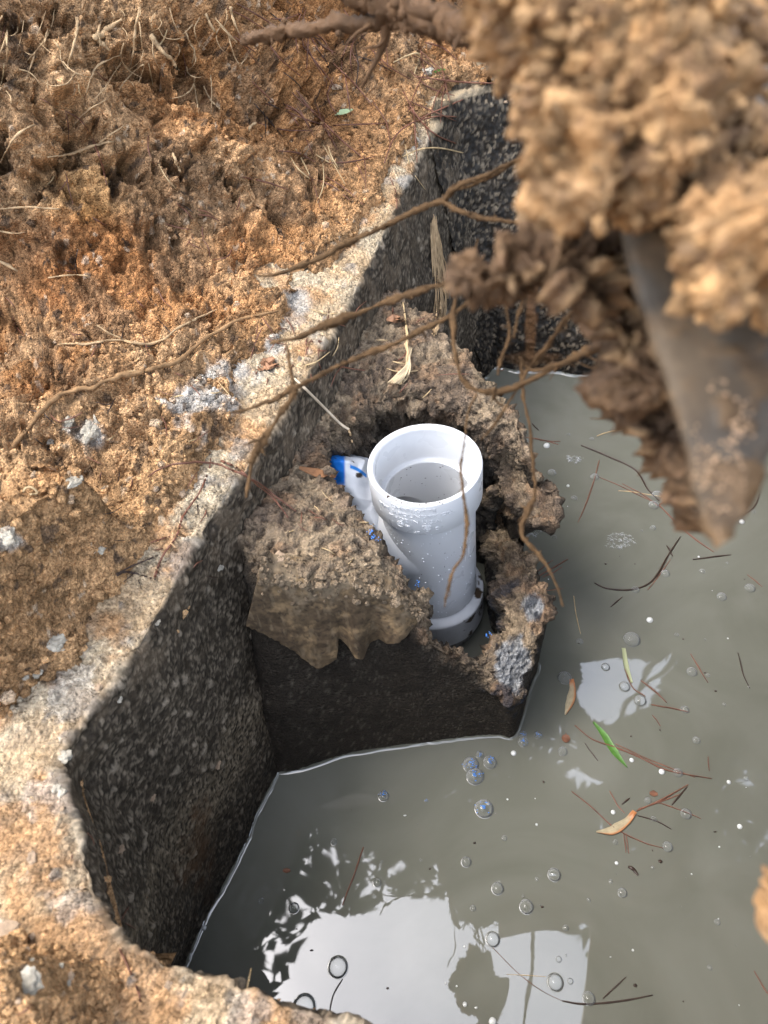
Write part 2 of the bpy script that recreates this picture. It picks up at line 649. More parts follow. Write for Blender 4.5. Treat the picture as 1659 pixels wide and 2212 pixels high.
# colours: near black slime between pebbles that show grey, tan and white; dusty tan concrete on top
t_ = fbm(P, 9, 4, 41)
t2 = fbm(P, 30, 4, 42)
zz = P[..., 2]
cw = np.full(P.shape, .0, np.float32) + np.array([.026, .0205, .0145])
pebc = np.array([.043, .0335, .0235])[None, None] + (cid ** 2.4)[..., None] * np.array([.150, .124, .092])
cw = cw * (1 - (peb > .25)[..., None]) + pebc * (peb > .25)[..., None]
U_, V_, _d = proj(P)
beige = sstep(70, 0, np.abs((U_ - 560) + (V_ - 1520) * .55 + 60 * t_)) * sstep(1380, 1480, V_) * sstep(1050, 940, U_ + 0 * V_)
cw = cw + (beige * .45 * (peb > .3))[..., None] * np.array([.14, .11, .07])
rust = sstep(1.1, .1, np.hypot((U_ - 425) / 50, (V_ - 1835) / 100) + .9 * t2 + .4 * perlin(P, 160, 77))
cw = mixc(cw, [.085, .042, .018], rust * .55)
cw = mixc(cw, [.24, .20, .15], (big > .3) * .65)
wet = sstep(.10, .0, zz + .04 * t_)
cw = cw * (1 - .6 * wet)[..., None]
dust = sstep(.30, .36, zz + .03 * t2) * sstep(.0, .35, t2 + .05)
cw = mixc(cw, [.16, .12, .08], dust * .35)
cr = np.zeros(P.shape, np.float32) + np.array([.44, .32, .195])
cr = mixc(cr, [.43, .355, .25], sstep(-.2, .3, t_))
cr = mixc(cr, [.42, .24, .115], sstep(.05, .45, fbm(P, 16, 4, 51)) * .8)
cr = mixc(cr, [.36, .35, .33], sstep(.2, .45, fbm(P, 24, 4, 52)) * .45)
cr = cr * (1 + 1.0 * (cid - .5) * (peb > .3))[..., None]
cr = mixc(cr, [.17, .125, .085], sstep(.15, .45, fbm(P, 55, 3, 53)) * .4)
cr = mixc(cr, [.22, .19, .16], (big > .3) * (gid > .94) * .8)
cr = mixc(cr, [.42, .36, .27], (big > .3) * (gid <= .94) * .6)
for (u, v, r) in [(455, 850, 62), (640, 650, 40), (590, 750, 32), (1000, 215, 30), (520, 800, 30), (945, 300, 26), (880, 395, 22)]:
    k = sstep(1, .4, np.hypot(U_ - u, (V_ - v) * 1.1) / r + .45 * t2)
    cr = mixc(cr, [.44, .415, .375], k * .9)
C_ = cr * (1 - wall_m[..., None]) + cw * wall_m[..., None]
TANK = thing('concrete_tank', (0, 0.5, 0), 'open concrete septic tank with rough dark walls standing full of grey water', 'tank')
Q = grid_faces(NS, NVW + NVR)
keep_u = (U_ > -350) & (U_ < 2000) & (V_ < 2700) & (V_ > -150)
Q = Q[keep_u.ravel()[Q].any(1)]
Vv, Qq, Cc = compact(P.reshape(-1, 3), Q, C_.reshape(-1, 3))
cent = Qq % 1
rowi = (Q[:, 0] % (NVW + NVR)) >= NVW + 1
o = link('side_wall', raw_mesh('side_wall', Vv, Qq, Cc, True, mat_idx=rowi.astype(int)), [M['wall'], M['rim']], TANK)
SURF = [(P.reshape(-1, 3), N_.reshape(-1, 3))]

# far end wall
e_rim = np.array([at(u, v, z) for u, v, z in [(925, 300, .415), (985, 213, .42), (1040, 192, .42), (1100, 182, .42), (1220, 165, .42)]])
e_dir = e_rim[-1] - e_rim[2]
e_rim = np.vstack([e_rim, e_rim[-1] + e_dir * 1.6, e_rim[-1] + e_dir * 3.2])
f_dir = (FR - FC)[:2]
f_dir /= np.linalg.norm(f_dir)
e_foot = np.array([FC[:2] - .03 * WD, FC[:2] + f_dir * .012 + WD * .004, FC[:2] + f_dir * .05, FC[:2] + f_dir * .11, FC[:2] + f_dir * .24, FC[:2] + f_dir * .55, FC[:2] + f_dir * .9])
es = spline(np.hstack([e_rim, e_foot]), 340)
NVE = 190
er, ef = es[:, :3], np.concatenate([es[:, 3:], np.zeros((340, 1))], 1)
el = ef + (ef - er) * .15
Pe = el[:, None] + (er - el)[:, None] * np.linspace(0, 1, NVE)[None, :, None]
te = np.linspace(.004, .16, 26)
Pe = np.concatenate([Pe, er[:, None] + np.array([.18, .95, .02])[None, None] * te[None, :, None]], 1)
Ne = grid_normals(Pe)
if Ne[160, 90] @ np.array([0, -1, .2]) < 0:
    Ne = -Ne
warp = Pe + .004 * np.stack([perlin(Pe, 90, 1), perlin(Pe, 90, 2), perlin(Pe, 90, 3)], -1)
f1, f2, cid = worley(warp, 170, 55, .85)
peb = np.sqrt(np.clip(1 - (f1 / .62) ** 2, 0, 1))
Pe = Pe + Ne * (.0030 * peb * (cid > .12) + .009 * fbm(Pe, 11, 4, 61))[..., None]
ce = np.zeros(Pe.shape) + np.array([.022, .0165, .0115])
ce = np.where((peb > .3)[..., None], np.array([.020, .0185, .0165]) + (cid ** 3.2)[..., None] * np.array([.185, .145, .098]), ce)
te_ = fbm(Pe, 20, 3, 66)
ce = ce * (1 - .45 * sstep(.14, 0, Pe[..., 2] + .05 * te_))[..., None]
Ue, Ve, _d = proj(Pe)
stripe = sstep(13, 6, np.abs(Ue - 1148 + 9 * te_ + .05 * (Ve - 690))) * sstep(590, 620, Ve) * sstep(795, 770, Ve)
ce = mixc(ce, [.15, .075, .032], stripe * .85)
stain = sstep(1, .5, np.hypot((Ue - 1150) / 60, (Ve - 775) / 22) + .6 * te_)
ce = mixc(ce, [.12, .065, .03], stain * .7)
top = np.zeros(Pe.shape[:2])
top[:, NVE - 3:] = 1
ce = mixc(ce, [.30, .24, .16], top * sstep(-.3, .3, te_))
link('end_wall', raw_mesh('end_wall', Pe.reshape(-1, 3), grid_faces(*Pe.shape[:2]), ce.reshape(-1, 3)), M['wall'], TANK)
SURF.append((Pe.reshape(-1, 3), Ne.reshape(-1, 3)))
# the side the frame cuts off: closed so that the water has a basin
right_a = er[-1]
rb = MB()
ra, rb2 = e_foot[-1], e_foot[-1] - WD * 1.25
for (a, b) in [(ra, rb2), (rb2, FOOT[0])]:
    a3, b3 = np.array([*a, -.06]), np.array([*b, -.06])
    up = np.array([0, 0, .45])
    L = np.stack([a3 + (b3 - a3) * t for t in np.linspace(0, 1, 40)])
    n_ = np.array([(b3 - a3)[1], -(b3 - a3)[0], 0])
    n_ = n_ / np.linalg.norm(n_)
    if n_ @ (np.array([.2, .5, 0]) - a3) > 0:
        n_ = -n_
    G = np.stack([L, L + up * .5, L + up, L + up + n_ * .12, L + n_ * .12], 1)
    G = G + .004 * np.stack([perlin(G, 30, 5), perlin(G, 30, 6), 0 * G[..., 0]], -1)
    rb.add(G.reshape(-1, 3), grid_faces(40, 5))
M['wall_plain'] = mat('far_tank_wall', (.05, .043, .035), rough=.7, var=[(30, .4)], bumps=[('v', 120, .003)])
rb.build('end_wall', M['wall_plain'], TANK)

# ------------------------------------------------------------------ the broken baffle round the outlet
OI = [((545, 1232, .31), (696, 1002, .300)), ((700, 1240, .30), (728, 1066, .300)), ((830, 1262, .275), (806, 1152, .285)),
      ((890, 1356, .215), (872, 1238, .255)), ((925, 1392, .185), (916, 1292, .218)), ((965, 1415, .165), (893, 1348, .188)),
      ((1018, 1450, .135), (968, 1400, .163)), ((1068, 1488, .108), (1040, 1414, .130)), ((1113, 1506, .095), (1072, 1378, .125)),
      ((1147, 1430, .115), (1085, 1335, .125)), ((1186, 1302, .15), (1086, 1268, .130)), ((1162, 1240, .135), (1066, 1205, .11)),
      ((1110, 1160, .10), (1056, 1140, .08)), ((1084, 1108, .10), (1050, 1085, .08)), ((1150, 1128, .20), (1060, 1062, .165)),
      ((1200, 1128, .203), (1068, 1040, .18)), ((1201, 1066, .215), (1062, 1000, .205)), ((1152, 1012, .245), (1055, 962, .24)),
      ((1129, 926, .275), (1036, 926, .27)), ((1108, 880, .285), (992, 896, .28)), ((1062, 816, .30), (940, 882, .29)),
      ((1002, 756, .31), (892, 868, .295)), ((932, 690, .325), (845, 868, .30)), ((850, 640, .335), (800, 888, .302)),
      ((690, 770, .33), (765, 915, .302)), ((580, 910, .325), (716, 945, .302)), ((510, 1060, .32), (698, 978, .302))]
ow = np.array([at(*o_) for o_, i_ in OI])
iw = np.array([at(*i_) for o_, i_ in OI])
cen = np.array([.045, .54])
fw = ow.copy()
fw[:, 2] = 0
for k, t in enumerate([-.07, .30, .50, .62, .66, .73, .82, .93, 1.0]):
    fw[k, :2] = (P1 + (P2 - P1) * t)[:2]
fw[9, :2] = at(1150, 1470, 0)[:2]
for k in range(10, len(OI)):
    fw[k, :2] = ow[k, :2] * 1.0
for k, zf_ in ((14, .10), (15, .115), (16, .13)):   # the ragged tongue sticks out above a gap in the wall
    fw[k] = [*(iw[k, :2] + np.array([.014, .0])), zf_]
for k in range(18, 23):
    fw[k, :2] = ow[k, :2] - .0 * WD
bw = iw.copy()
dirc = iw[:, :2] - cen
bw[:, :2] = iw[:, :2] + .012 * dirc / np.linalg.norm(dirc, axis=1, keepdims=True)
bw[:, 2] = -.05
for k in range(9, 14):
    bw[k, :2] = iw[k, :2] + np.array([.0, -.004])
NB = 620


def closed_spline(p, n):
    q = np.vstack([p[-3:], p, p[:3]])
    s = spline(q, 4000)
    L = np.concatenate([[0], np.cumsum(np.linalg.norm(np.diff(q[:, :3], axis=0), axis=1))])
    s0, s1 = L[3] / L[-1], L[-4 + 1] / L[-1]
    k = np.linspace(s0, s1, n, endpoint=False) * 3999
    return np.stack([np.interp(k, np.arange(4000), s[:, c]) for c in range(s.shape[1])], 1)


allb = closed_spline(np.hstack([ow, iw, fw, bw]), NB)
O_, I_, F_, B_ = allb[:, :3], allb[:, 3:6], allb[:, 6:9], allb[:, 9:]
F_ = F_.copy()
Fl = F_.copy()
Fl[:, 2] -= .06
n1, n2, n3 = 80, 78, 52
l1 = np.linspace(0, 1, n1)[None, :, None]
l2 = np.linspace(0, 1, n2)[None, 1:, None] if False else np.linspace(0, 1, n2 + 1)[None, 1:, None]
l3 = np.linspace(0, 1, n3 + 1)[None, 1:, None]
crest = O_[:, None] + (I_ - O_)[:, None] * l2
wdt = np.linalg.norm(I_ - O_, axis=1)
crest = crest + np.array([0, 0, 1.0]) * (np.sin(np.pi * l2) * np.minimum(wdt, .06)[:, None, None] * .16)
Pb = np.concatenate([Fl[:, None] + (O_ - Fl)[:, None] * l1, crest, I_[:, None] + (B_ - I_)[:, None] * l3], 1)
for _ in range(10):
    for c in (n1, n1 + n2):
        Pb[:, c - 9:c + 9] = (Pb[:, c - 10:c + 8] + 2 * Pb[:, c - 9:c + 9] + Pb[:, c - 8:c + 10]) / 4
for _ in range(2):
    Pb = (np.roll(Pb, 1, 0) + 2 * Pb + np.roll(Pb, -1, 0)) / 4
Nb = grid_normals(Pb, wrap=True)
if Nb[20, 40] @ np.array([0, -1, 0]) < 0:
    Nb = -Nb
row = np.arange(Pb.shape[1])[None, :] + 0 * Pb[..., 0]
crest_m = sstep(n1 - 10, n1 + 2, row) * sstep(n1 + n2 + 12, n1 + n2 - 2, row)
edge_m = np.exp(-((row - n1 - n2) / 14.0) ** 2) + .8 * np.exp(-((row - n1) / 9.0) ** 2)
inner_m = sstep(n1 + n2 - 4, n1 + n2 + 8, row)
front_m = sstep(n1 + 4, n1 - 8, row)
f1, f2, cid = worley(Pb + .003 * np.stack([perlin(Pb, 120, 1), perlin(Pb, 120, 2), perlin(Pb, 120, 3)], -1), 170, 71, .85)
peb = np.sqrt(np.clip(1 - (f1 / .6) ** 2, 0, 1))
g1, g2, gid = worley(Pb, 62, 73, .9)
lump = np.sqrt(np.clip(1 - (g1 / .62) ** 2, 0, 1))
nb4, nb5 = fbm(Pb, 190, 3, 177), fbm(Pb, 95, 3, 178)
nb1, nb2, nb3 = fbm(Pb, 22, 4, 75), fbm(Pb, 70, 4, 76), fbm(Pb, 9, 3, 77)
db = crest_m * (.0014 * peb + .0020 * lump * sstep(-.1, .3, nb3) + .006 * nb1 + .0035 * nb2 + .0022 * nb4 - .004 * sstep(.1, .4, nb5)) \
    + edge_m * (.011 * nb1 + .008 * nb2 + .003 * nb4) + inner_m * (.002 * peb + .006 * nb1 + .004 * nb2) + front_m * (.0007 * peb + .002 * nb1 * sstep(.03, .1, Pb[..., 2]))
Pb = Pb + Nb * db[..., None]
Ub, Vb, _d = proj(Pb)
cb = np.zeros(Pb.shape) + np.array([.200, .150, .100])
cb = mixc(cb, [.265, .20, .13], sstep(0, .4, nb3))
cb = mixc(cb, [.12, .085, .06], sstep(.02, .4, nb1) * .75)
cb = mixc(cb, [.25, .15, .085], sstep(.22, .4, fbm(Pb, 30, 3, 78)) * .5)
cb = mixc(cb, [.085, .065, .05], sstep(.08, .35, nb5) * .6)
cb = cb * (1 + .9 * (cid - .5) * (peb > .3))[..., None]
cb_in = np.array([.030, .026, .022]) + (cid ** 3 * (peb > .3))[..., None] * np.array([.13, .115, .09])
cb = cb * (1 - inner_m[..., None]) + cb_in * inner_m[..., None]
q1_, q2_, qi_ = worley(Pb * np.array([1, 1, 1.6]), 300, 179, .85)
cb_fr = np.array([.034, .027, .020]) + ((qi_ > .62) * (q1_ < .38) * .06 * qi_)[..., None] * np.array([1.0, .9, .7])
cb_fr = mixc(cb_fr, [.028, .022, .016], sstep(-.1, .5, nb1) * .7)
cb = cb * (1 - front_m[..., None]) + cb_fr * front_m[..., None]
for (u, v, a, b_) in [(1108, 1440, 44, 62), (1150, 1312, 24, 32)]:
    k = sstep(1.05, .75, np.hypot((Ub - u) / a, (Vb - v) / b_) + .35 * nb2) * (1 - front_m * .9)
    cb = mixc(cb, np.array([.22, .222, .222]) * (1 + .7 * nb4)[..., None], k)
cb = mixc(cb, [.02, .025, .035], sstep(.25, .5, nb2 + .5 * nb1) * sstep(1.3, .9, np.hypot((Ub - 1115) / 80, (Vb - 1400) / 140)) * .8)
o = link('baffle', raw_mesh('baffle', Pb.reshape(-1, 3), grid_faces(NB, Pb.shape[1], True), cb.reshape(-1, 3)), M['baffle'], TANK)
SURF.append((Pb.reshape(-1, 3), Nb.reshape(-1, 3)))

# ------------------------------------------------------------------ the ground: crumbly soil bank and ledge
FOOTL = np.array([at(u, v, .39)[:2] for u, v in [(-700, 980), (-300, 810), (0, 735), (250, 665), (450, 575), (600, 535), (700, 455), (790, 370), (880, 275), (955, 200), (1050, 130)]])
FOOTL = np.vstack([FOOTL, FOOTL[-1] + np.array([.25, -.02]), FOOTL[-1] + np.array([1.4, -.45])])
LUMPS = [(30, 985, .05, .02), (330, 950, .05, .018), (420, 900, .04, .008), (300, 830, .06, .022), (180, 870, .06, .02), (70, 880, .07, .03),
         (180, 2120, .030, .022), (30, 2130, .045, .045), (90, 2180, .04, .02), (600, 610, .022, -.022), (520, 470, .02, -.02), (430, 700, .05, .015),
         (560, 660, .03, .012), (340, 1010, .03, .012), (700, 560, .03, .01), (60, 1250, .03, .015)]
LW = [(at(u, v, .39)[:2], r, h) for u, v, r, h in LUMPS]
BLOCK = np.array([at(u, v, .445)[:2] for u, v in [(-140, 960), (60, 985), (185, 1005), (230, 1045), (205, 1080), (130, 1130), (60, 1210), (-20, 1310), (-140, 1450)]])
SPL = dense[::12, :2]
BARE = np.array([at(u, v, z_)[:2] for u, v, z_ in [(1030, 170, .42), (930, 205, .42), (855, 360, .41), (750, 535, .395), (660, 610, .385), (610, 715, .38), (515, 795, .375), (478, 900, .37), (455, 1010, .365), (395, 1085, .36), (300, 1190, .357), (235, 1330, .355), (140, 1450, .352), (-40, 1560, .35), (-300, 1620, .35), (-300, 2030, .35), (40, 2050, .35), (130, 2105, .35), (225, 2150, .35), (235, 2500, .35), (1100, 2500, .35), (900, 2100, .35), (500, 1900, .35), (650, 1300, .36), (900, 800, .38), (1150, 300, .42)]])


def base_height(x, y):
    dr, _s = seg_dist(x, y, SPL)
    w = x * WD[0] + y * WD[1]
    zr = .35 + .07 * np.clip(w / 1.1, -.1, 1.05)
    fd, sd = seg_dist(x, y, FOOTL)
    r = np.where(sd > 0, fd, -fd)
    along = sstep(.55, 1.3, w)
    slope = 1.75 - .75 * along
    rise = slope * .5 * (r + np.sqrt(r * r + .0009)) + 0.0
    topz = .42
    rise = topz * (1 - np.exp(-rise / topz * 1.15)) if False else np.where(rise < topz, rise, topz + .05 * (rise - topz))
    bd, _s = seg_dist(x, y, BARE, True)
    wob = fbm(np.stack([x, y, 0 * x], -1), 13, 4, 151)
    bare = sstep(-.004, .020, np.where(inside(x, y, BARE), bd, -bd) + .020 * wob)
    cover = .016 + .012 * sstep(.1, .25, dr) - .060 * bare
    z = zr - .004 + cover + rise
    for (c, rad, h) in LW:
        z = z + h * np.exp(-((x - c[0]) ** 2 + (y - c[1]) ** 2) / (rad * rad))
    bd, _s = seg_dist(x, y, BLOCK, True)
    ins = np.where(inside(x, y, BLOCK), bd, -bd)
    z = z + .085 * sstep(-.004, .014, ins)
    return z, dr, r, w, bare


NA, NR = 780, 890
az = np.linspace(R(-37), R(7), NA)
rr = np.exp(np.linspace(math.log(.42), math.log(2.45), NR))
# ground points on a fan that widens with distance
r0 = np.exp(np.linspace(math.log(.42), math.log(2.3), 420))
x0, y0 = .16 + np.sin(az)[:, None] * r0[None], -.46 + np.cos(az)[:, None] * r0[None]
z0_ = base_height(x0, y0)[0]
u0_, v0_, d0_ = proj(np.stack([x0, y0, z0_], -1))
seen = (u0_ > -480) & (u0_ < 1350) & (v0_ > -520) & (v0_ < 2450) & (~inside(x0, y0, np.vstack([SPL, e_rim[:, :2][1:], np.array([[2.0, .2], [2.0, -1.0], [.5, -.6]])])))
arc = np.sqrt(np.diff(r0)[None] ** 2 + np.diff(z0_, axis=1) ** 2) / np.clip(d0_[:, 1:], .4, 3) * np.where(seen[:, 1:], 1, .02)
arc = np.concatenate([np.zeros((NA, 1)), np.cumsum(arc, 1)], 1)
for _ in range(30):
    arc = np.concatenate([arc[:1], (arc[:-2] + arc[1:-1] + arc[2:]) / 3, arc[-1:]])
rr2_ = np.stack([np.interp(np.linspace(0, a_[-1], NR), a_, r0) for a_ in arc])
gx = .16 + np.sin(az)[:, None] * rr2_
gy = -.46 + np.cos(az)[:, None] * rr2_
gz, dr, rf, gw, gbare = base_height(gx, gy)
G = np.stack([gx, gy, gz], -1)
Ng = grid_normals(G)
Ng[Ng[..., 2] < 0] *= -1
POLY_IN = np.vstack([SPL, e_rim[:, :2][1:], np.array([[2.0, .2], [2.0, -1.0], [.5, -.6]])])
gin = inside(gx, gy, POLY_IN)
gU, gV, gD = proj(G)
keep = (~gin) & (gU > -190) & (gU < 1300) & (gV > -330) & (gV < 2420)
kk = keep.copy()
for s in (1, -1):
    kk |= np.roll(keep, s, 0) | np.roll(keep, s, 1)
idx = np.nonzero(kk.ravel())[0]
Gk = G.reshape(-1, 3)[idx]
Nk = Ng.reshape(-1, 3)[idx]
drk, rfk, gwk, brk = dr.ravel()[idx], rf.ravel()[idx], gw.ravel()[idx], gbare.ravel()[idx]
Wp = Gk + .010 * np.stack([fbm(Gk, 28, 3, 101), fbm(Gk, 28, 3, 102), fbm(Gk, 28, 3, 103)], -1)
c1, c2, ci = worley(Wp, 26, 111, .9)             # clods of about four centimetres
m1, m2, mi = worley(Wp, 70, 113, .9)             # lumps
s1, s2, si = worley(Gk + .004 * np.stack([perlin(Gk, 140, 4), perlin(Gk, 140, 5), perlin(Gk, 140, 6)], -1), 200, 115, .95)  # crumbs
b1 = fbm(Gk, 7, 4, 121)
b2 = fbm(Gk, 20, 4, 122)
b3 = fbm(Gk, 60, 4, 123)
cl1, cl2, cli = worley(Gk + .012 * np.stack([fbm(Gk, 22, 3, 104), fbm(Gk, 22, 3, 105), fbm(Gk, 22, 3, 106)], -1), 13, 109, .95)
clodL = np.sqrt(np.clip(1 - (cl1 / .75) ** 2, 0, 1)) * (.2 + 1.0 * cli)
crev = sstep(.10, .0, cl2 - cl1 + .06 * fbm(Gk, 50, 2, 107)) + .5 * sstep(.10, 0, c2 - c1)
clod = np.sqrt(np.clip(1 - (c1 / .68) ** 2, 0, 1)) * (.45 + .9 * ci)
lmp = np.sqrt(np.clip(1 - (m1 / .66) ** 2, 0, 1)) * (.3 + mi)
crm = np.sqrt(np.clip(1 - (s1 / .64) ** 2, 0, 1)) * (.3 + si)
bank = sstep(-.02, .06, rfk)
thin = sstep(.02, .12, drk)                      # thin dust cover near the tank rim
topsoil = sstep(.20, .34, Gk[:, 2] - (.35 + .07 * gwk) + .06 * b1)
lumpy = sstep(-.35, .35, b1 + .2 * bank)
smooth_cut = sstep(.02, .4, fbm(Gk, 9, 2, 131)) * bank * (1 - topsoil)   # faces the bucket has pressed flat
holes = sstep(.22, .46, b2 + .16 * b3) * (1 - .6 * smooth_cut)
thin = thin * (1 - .75 * sstep(.34, .16, gwk) * sstep(.26, .15, drk + .03 * b2))
amp = (.25 + .75 * thin) * (1 - .5 * smooth_cut)
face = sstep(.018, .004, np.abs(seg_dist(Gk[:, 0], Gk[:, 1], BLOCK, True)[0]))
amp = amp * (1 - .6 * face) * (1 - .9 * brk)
face_shade = face
dg = .045 * b1 * bank + amp * (.022 * clodL * (.35 + .65 * bank) + .010 * clod * lumpy + .006 * lmp + .0034 * crm + .010 * b2 + .004 * b3) - amp * .042 * holes * (.35 + .65 * bank) - amp * .010 * crev
dg -= .020 * amp
full = np.zeros(NA * NR)
full[idx] = dg
have = np.zeros(NA * NR)
have[idx] = 1
full, have = full.reshape(NA, NR), have.reshape(NA, NR)
for _ in range(2):                               # no single-vertex needles
    num = full * have * 2 + sum(np.roll(full * have, s_, a_) for s_ in (1, -1) for a_ in (0, 1))
    den = have * 2 + sum(np.roll(have, s_, a_) for s_ in (1, -1) for a_ in (0, 1))
    full = num / np.maximum(den, 1)
dg = full.ravel()[idx]
Gd = Gk + Nk * dg[:, None]
Gd[:, :2] += Nk[:, :2] * 0
# natural soil colours, plus the block's painted shade
cs = np.zeros(Gk.shape) + np.array([.385, .205, .088])
tb = fbm(Gk, 4.5, 4, 141)
cs = mixc(cs, [.45, .290, .155], sstep(-.2, .35, tb))
cs = mixc(cs, [.30, .145, .055], sstep(.05, .45, fbm(Gk, 6, 3, 142)) * .8)
sU, sV, _d = proj(Gd)
red = sstep(1, .3, np.hypot((sU - 130) / 330, (sV - 570) / 130) + .5 * b2)
cs = mixc(cs, [.29, .125, .045], red * .5)
yel = sstep(1, .3, np.hypot((sU - 200) / 200, (sV - 400) / 80) + .5 * b2)
cs = mixc(cs, [.38, .215, .075], yel * .5)
cs = mixc(cs, [.20, .125, .07], topsoil * (.55 + .3 * sstep(-.2, .3, b2)))
cs = mixc(cs, [.25, .16, .09], sstep(.0, .35, fbm(Gk, 15, 4, 143)) * .7)
cs = mixc(cs, [.42, .28, .15], (1 - thin) * .6)
cs = mixc(cs, [.25, .145, .07], face_shade * .8)  # brown clay along the block's edge, darkened to paint in its shaded side
cs = cs * np.array([1.02, .975, .95])
lightrim = sstep(.16, .04, drk + .04 * b2) * sstep(.9, .3, gwk)
cs = mixc(cs, [.44, .27, .135], lightrim * .7)
for (u, v, r) in [(425, 865, 75), (470, 805, 40), (592, 748, 30), (640, 650, 30), (198, 935, 30), (148, 915, 20), (30, 1165, 30)]:
    k = sstep(1, .35, np.hypot(sU - u, (sV - v) * 1.2) / r + .9 * fbm(Gk, 38, 3, 145))
    cs = mixc(cs, [.45, .425, .385], k * .92)
cs = cs * (1 + .95 * (si - .5) + .30 * (mi - .5))[:, None]
cs = mixc(cs, [.45, .38, .29], (si > .982) * .6)
cs = mixc(cs, [.10, .07, .05], ((si < .03) | ((mi < .05) & (b3 > 0))) * .7)
remap = np.full(NA * NR, -1)
remap[idx] = np.arange(len(idx))
Qg = grid_faces(NA, NR)
Qg = Qg[keep.ravel()[Qg].all(1)]
Qg = remap[Qg]
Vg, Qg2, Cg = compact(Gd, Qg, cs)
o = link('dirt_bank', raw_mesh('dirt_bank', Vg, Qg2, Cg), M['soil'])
tag(o, kind='structure')
SURF.append((Gd, Nk))

# the land beyond: one coarse sheet with the pit and the tank left open
lin = np.concatenate([-np.geomspace(45, 2.2, 26), np.linspace(-2.1, 2.3, 150), np.geomspace(2.5, 45, 26)])
lin2 = np.concatenate([-np.geomspace(45, 1.6, 26), np.linspace(-1.5, 3.0, 150), np.geomspace(3.2, 45, 26)])
X, Y = np.meshgrid(lin, lin2, indexing='ij')
z, dr2, r2, w2, _b = base_height(X, Y)
tank_in = inside(X, Y, POLY_IN)
near = np.hypot(X, Y - .5)
zfar = .74 + .10 * fbm(np.stack([X, Y, 0 * X], -1), .35, 3, 5)
rt = seg_dist(X, Y, np.array([e_foot[-1], rb2, FOOT[0]]))[0]
z = np.where(near > 2.6, zfar, z)
blend = sstep(1.5, 2.6, near)
z = z * (1 - blend) + zfar * blend
z = np.minimum(z, .35 + .12 + 1.2 * np.clip(np.minimum(rt - .15, 9), 0, 9)) if False else z
gu_, gv_, gd_ = proj(np.stack([X, Y, z], -1))
under = (gu_ > -170) & (gu_ < 1280) & (gv_ > -310) & (gv_ < 2400) & (gd_ > .2) & (near < 2.2)
z = z - np.where(under, .14, .012) + .035 * fbm(np.stack([X, Y, 0 * X], -1), 5, 4, 7) * (near < 4)
fan_a = np.degrees(np.arctan2(X, Y))
Pt = np.stack([X, Y, z], -1)
BASIN = np.vstack([SPL, e_rim[:, :2][1:], [rb2 + np.array([.12, 0])], [FOOT[0] + np.array([0, -.1])]])
kp = ~inside(X, Y, BASIN)
Qt = grid_faces(*X.shape, keep=kp)
Vt, Qt2, _ = compact(Pt.reshape(-1, 3), Qt)
gcol = mixc(np.zeros(Pt.shape) + np.array([.36, .21, .10]), [.13, .085, .05], sstep(1.2, 2.4, near + .5 * fbm(np.stack([X, Y, 0 * X], -1), 2, 3, 8)))
Vt, Qt2, Ct2 = compact(Pt.reshape(-1, 3), Qt, gcol.reshape(-1, 3))
M['ground'] = mat('trodden_dirt', attr=True, rough=.95, spec=.1, var=[(4, .3), (40, .35), (260, .3)], bumps=[('n', 30, .02), ('v', 120, .006)])
tag(link('ground', raw_mesh('ground', Vt, Qt2, Ct2), M['ground']), kind='structure')

# ------------------------------------------------------------------ water, with its small meniscus along the concrete
wx = np.linspace(-.45, 1.45, 60)
wy = np.linspace(-.75, 1.35, 60)
WXg, WYg = np.meshgrid(wx, wy, indexing='ij')
Wp_ = np.stack([WXg, WYg, 0 * WXg], -1).reshape(-1, 3)
mw = MB().add(Wp_, grid_faces(60, 60))


def meniscus(path, nrm, hgt=.0028, wid=.0045):
    """concave lip of water climbing the wall along path; nrm points to the open water"""
    s = np.linspace(0, 1, 7)
    prof_d = wid * (1 - s)
    prof_z = hgt * s ** 2.2
    n = len(path)
    k = np.clip(1 + .9 * fbm(np.concatenate([path, np.zeros((n, 1))], 1), 28, 3, 9), .15, 1.8)
    G = np.zeros((n, 7, 3))
    G[..., :2] = path[:, None] + nrm[:, None] * (prof_d[None, :, None] - .0006)
    G[..., 2] = .0004 + prof_z[None, :] * k[:, None]
    mw.add(G.reshape(-1, 3), grid_faces(n, 7))


def open_side(path, toward):
    t = np.gradient(path, axis=0)
    t /= np.maximum(np.linalg.norm(t, axis=1, keepdims=True), 1e-9)
    n = np.stack([-t[:, 1], t[:, 0]], 1)
    s = np.sign(((toward - path) * n).sum(1))
    return n * s[:, None]


def waterline(Pgrid, rows):
    """where a wall's grid crosses the water, column by column"""
    out = []
    for k in range(Pgrid.shape[0]):
        zc = Pgrid[k, rows, 2]
        j = np.nonzero((zc[:-1] < 0) & (zc[1:] >= 0))[0]
        if len(j):
            j = j[-1]
            t = -zc[j] / (zc[j + 1] - zc[j])
            out.append(Pgrid[k, rows][j, :2] * (1 - t) + Pgrid[k, rows][j + 1, :2] * t)
    return np.array(out)


def smooth_path(p, it=4):
    for _ in range(it):
        p = np.vstack([p[:1], (p[:-2] + 2 * p[1:-1] + p[2:]) / 4, p[-1:]])
    return p


pa = smooth_path(waterline(P[int(NS * .3):], slice(0, NVW)))
meniscus(pa, open_side(smooth_path(pa, 40), np.array([.3, .4])))
pb_ = smooth_path(waterline(Pe, slice(0, NVE)))
meniscus(pb_, open_side(smooth_path(pb_, 40), np.array([.3, .4])), .004, .006)
pc_ = smooth_path(waterline(Pb[:NB * 12 // 27], slice(0, n1)))
meniscus(pc_, -open_side(smooth_path(pc_, 40), np.array([.03, .5])))
tag(mw.build('water', M['water']), kind='structure')

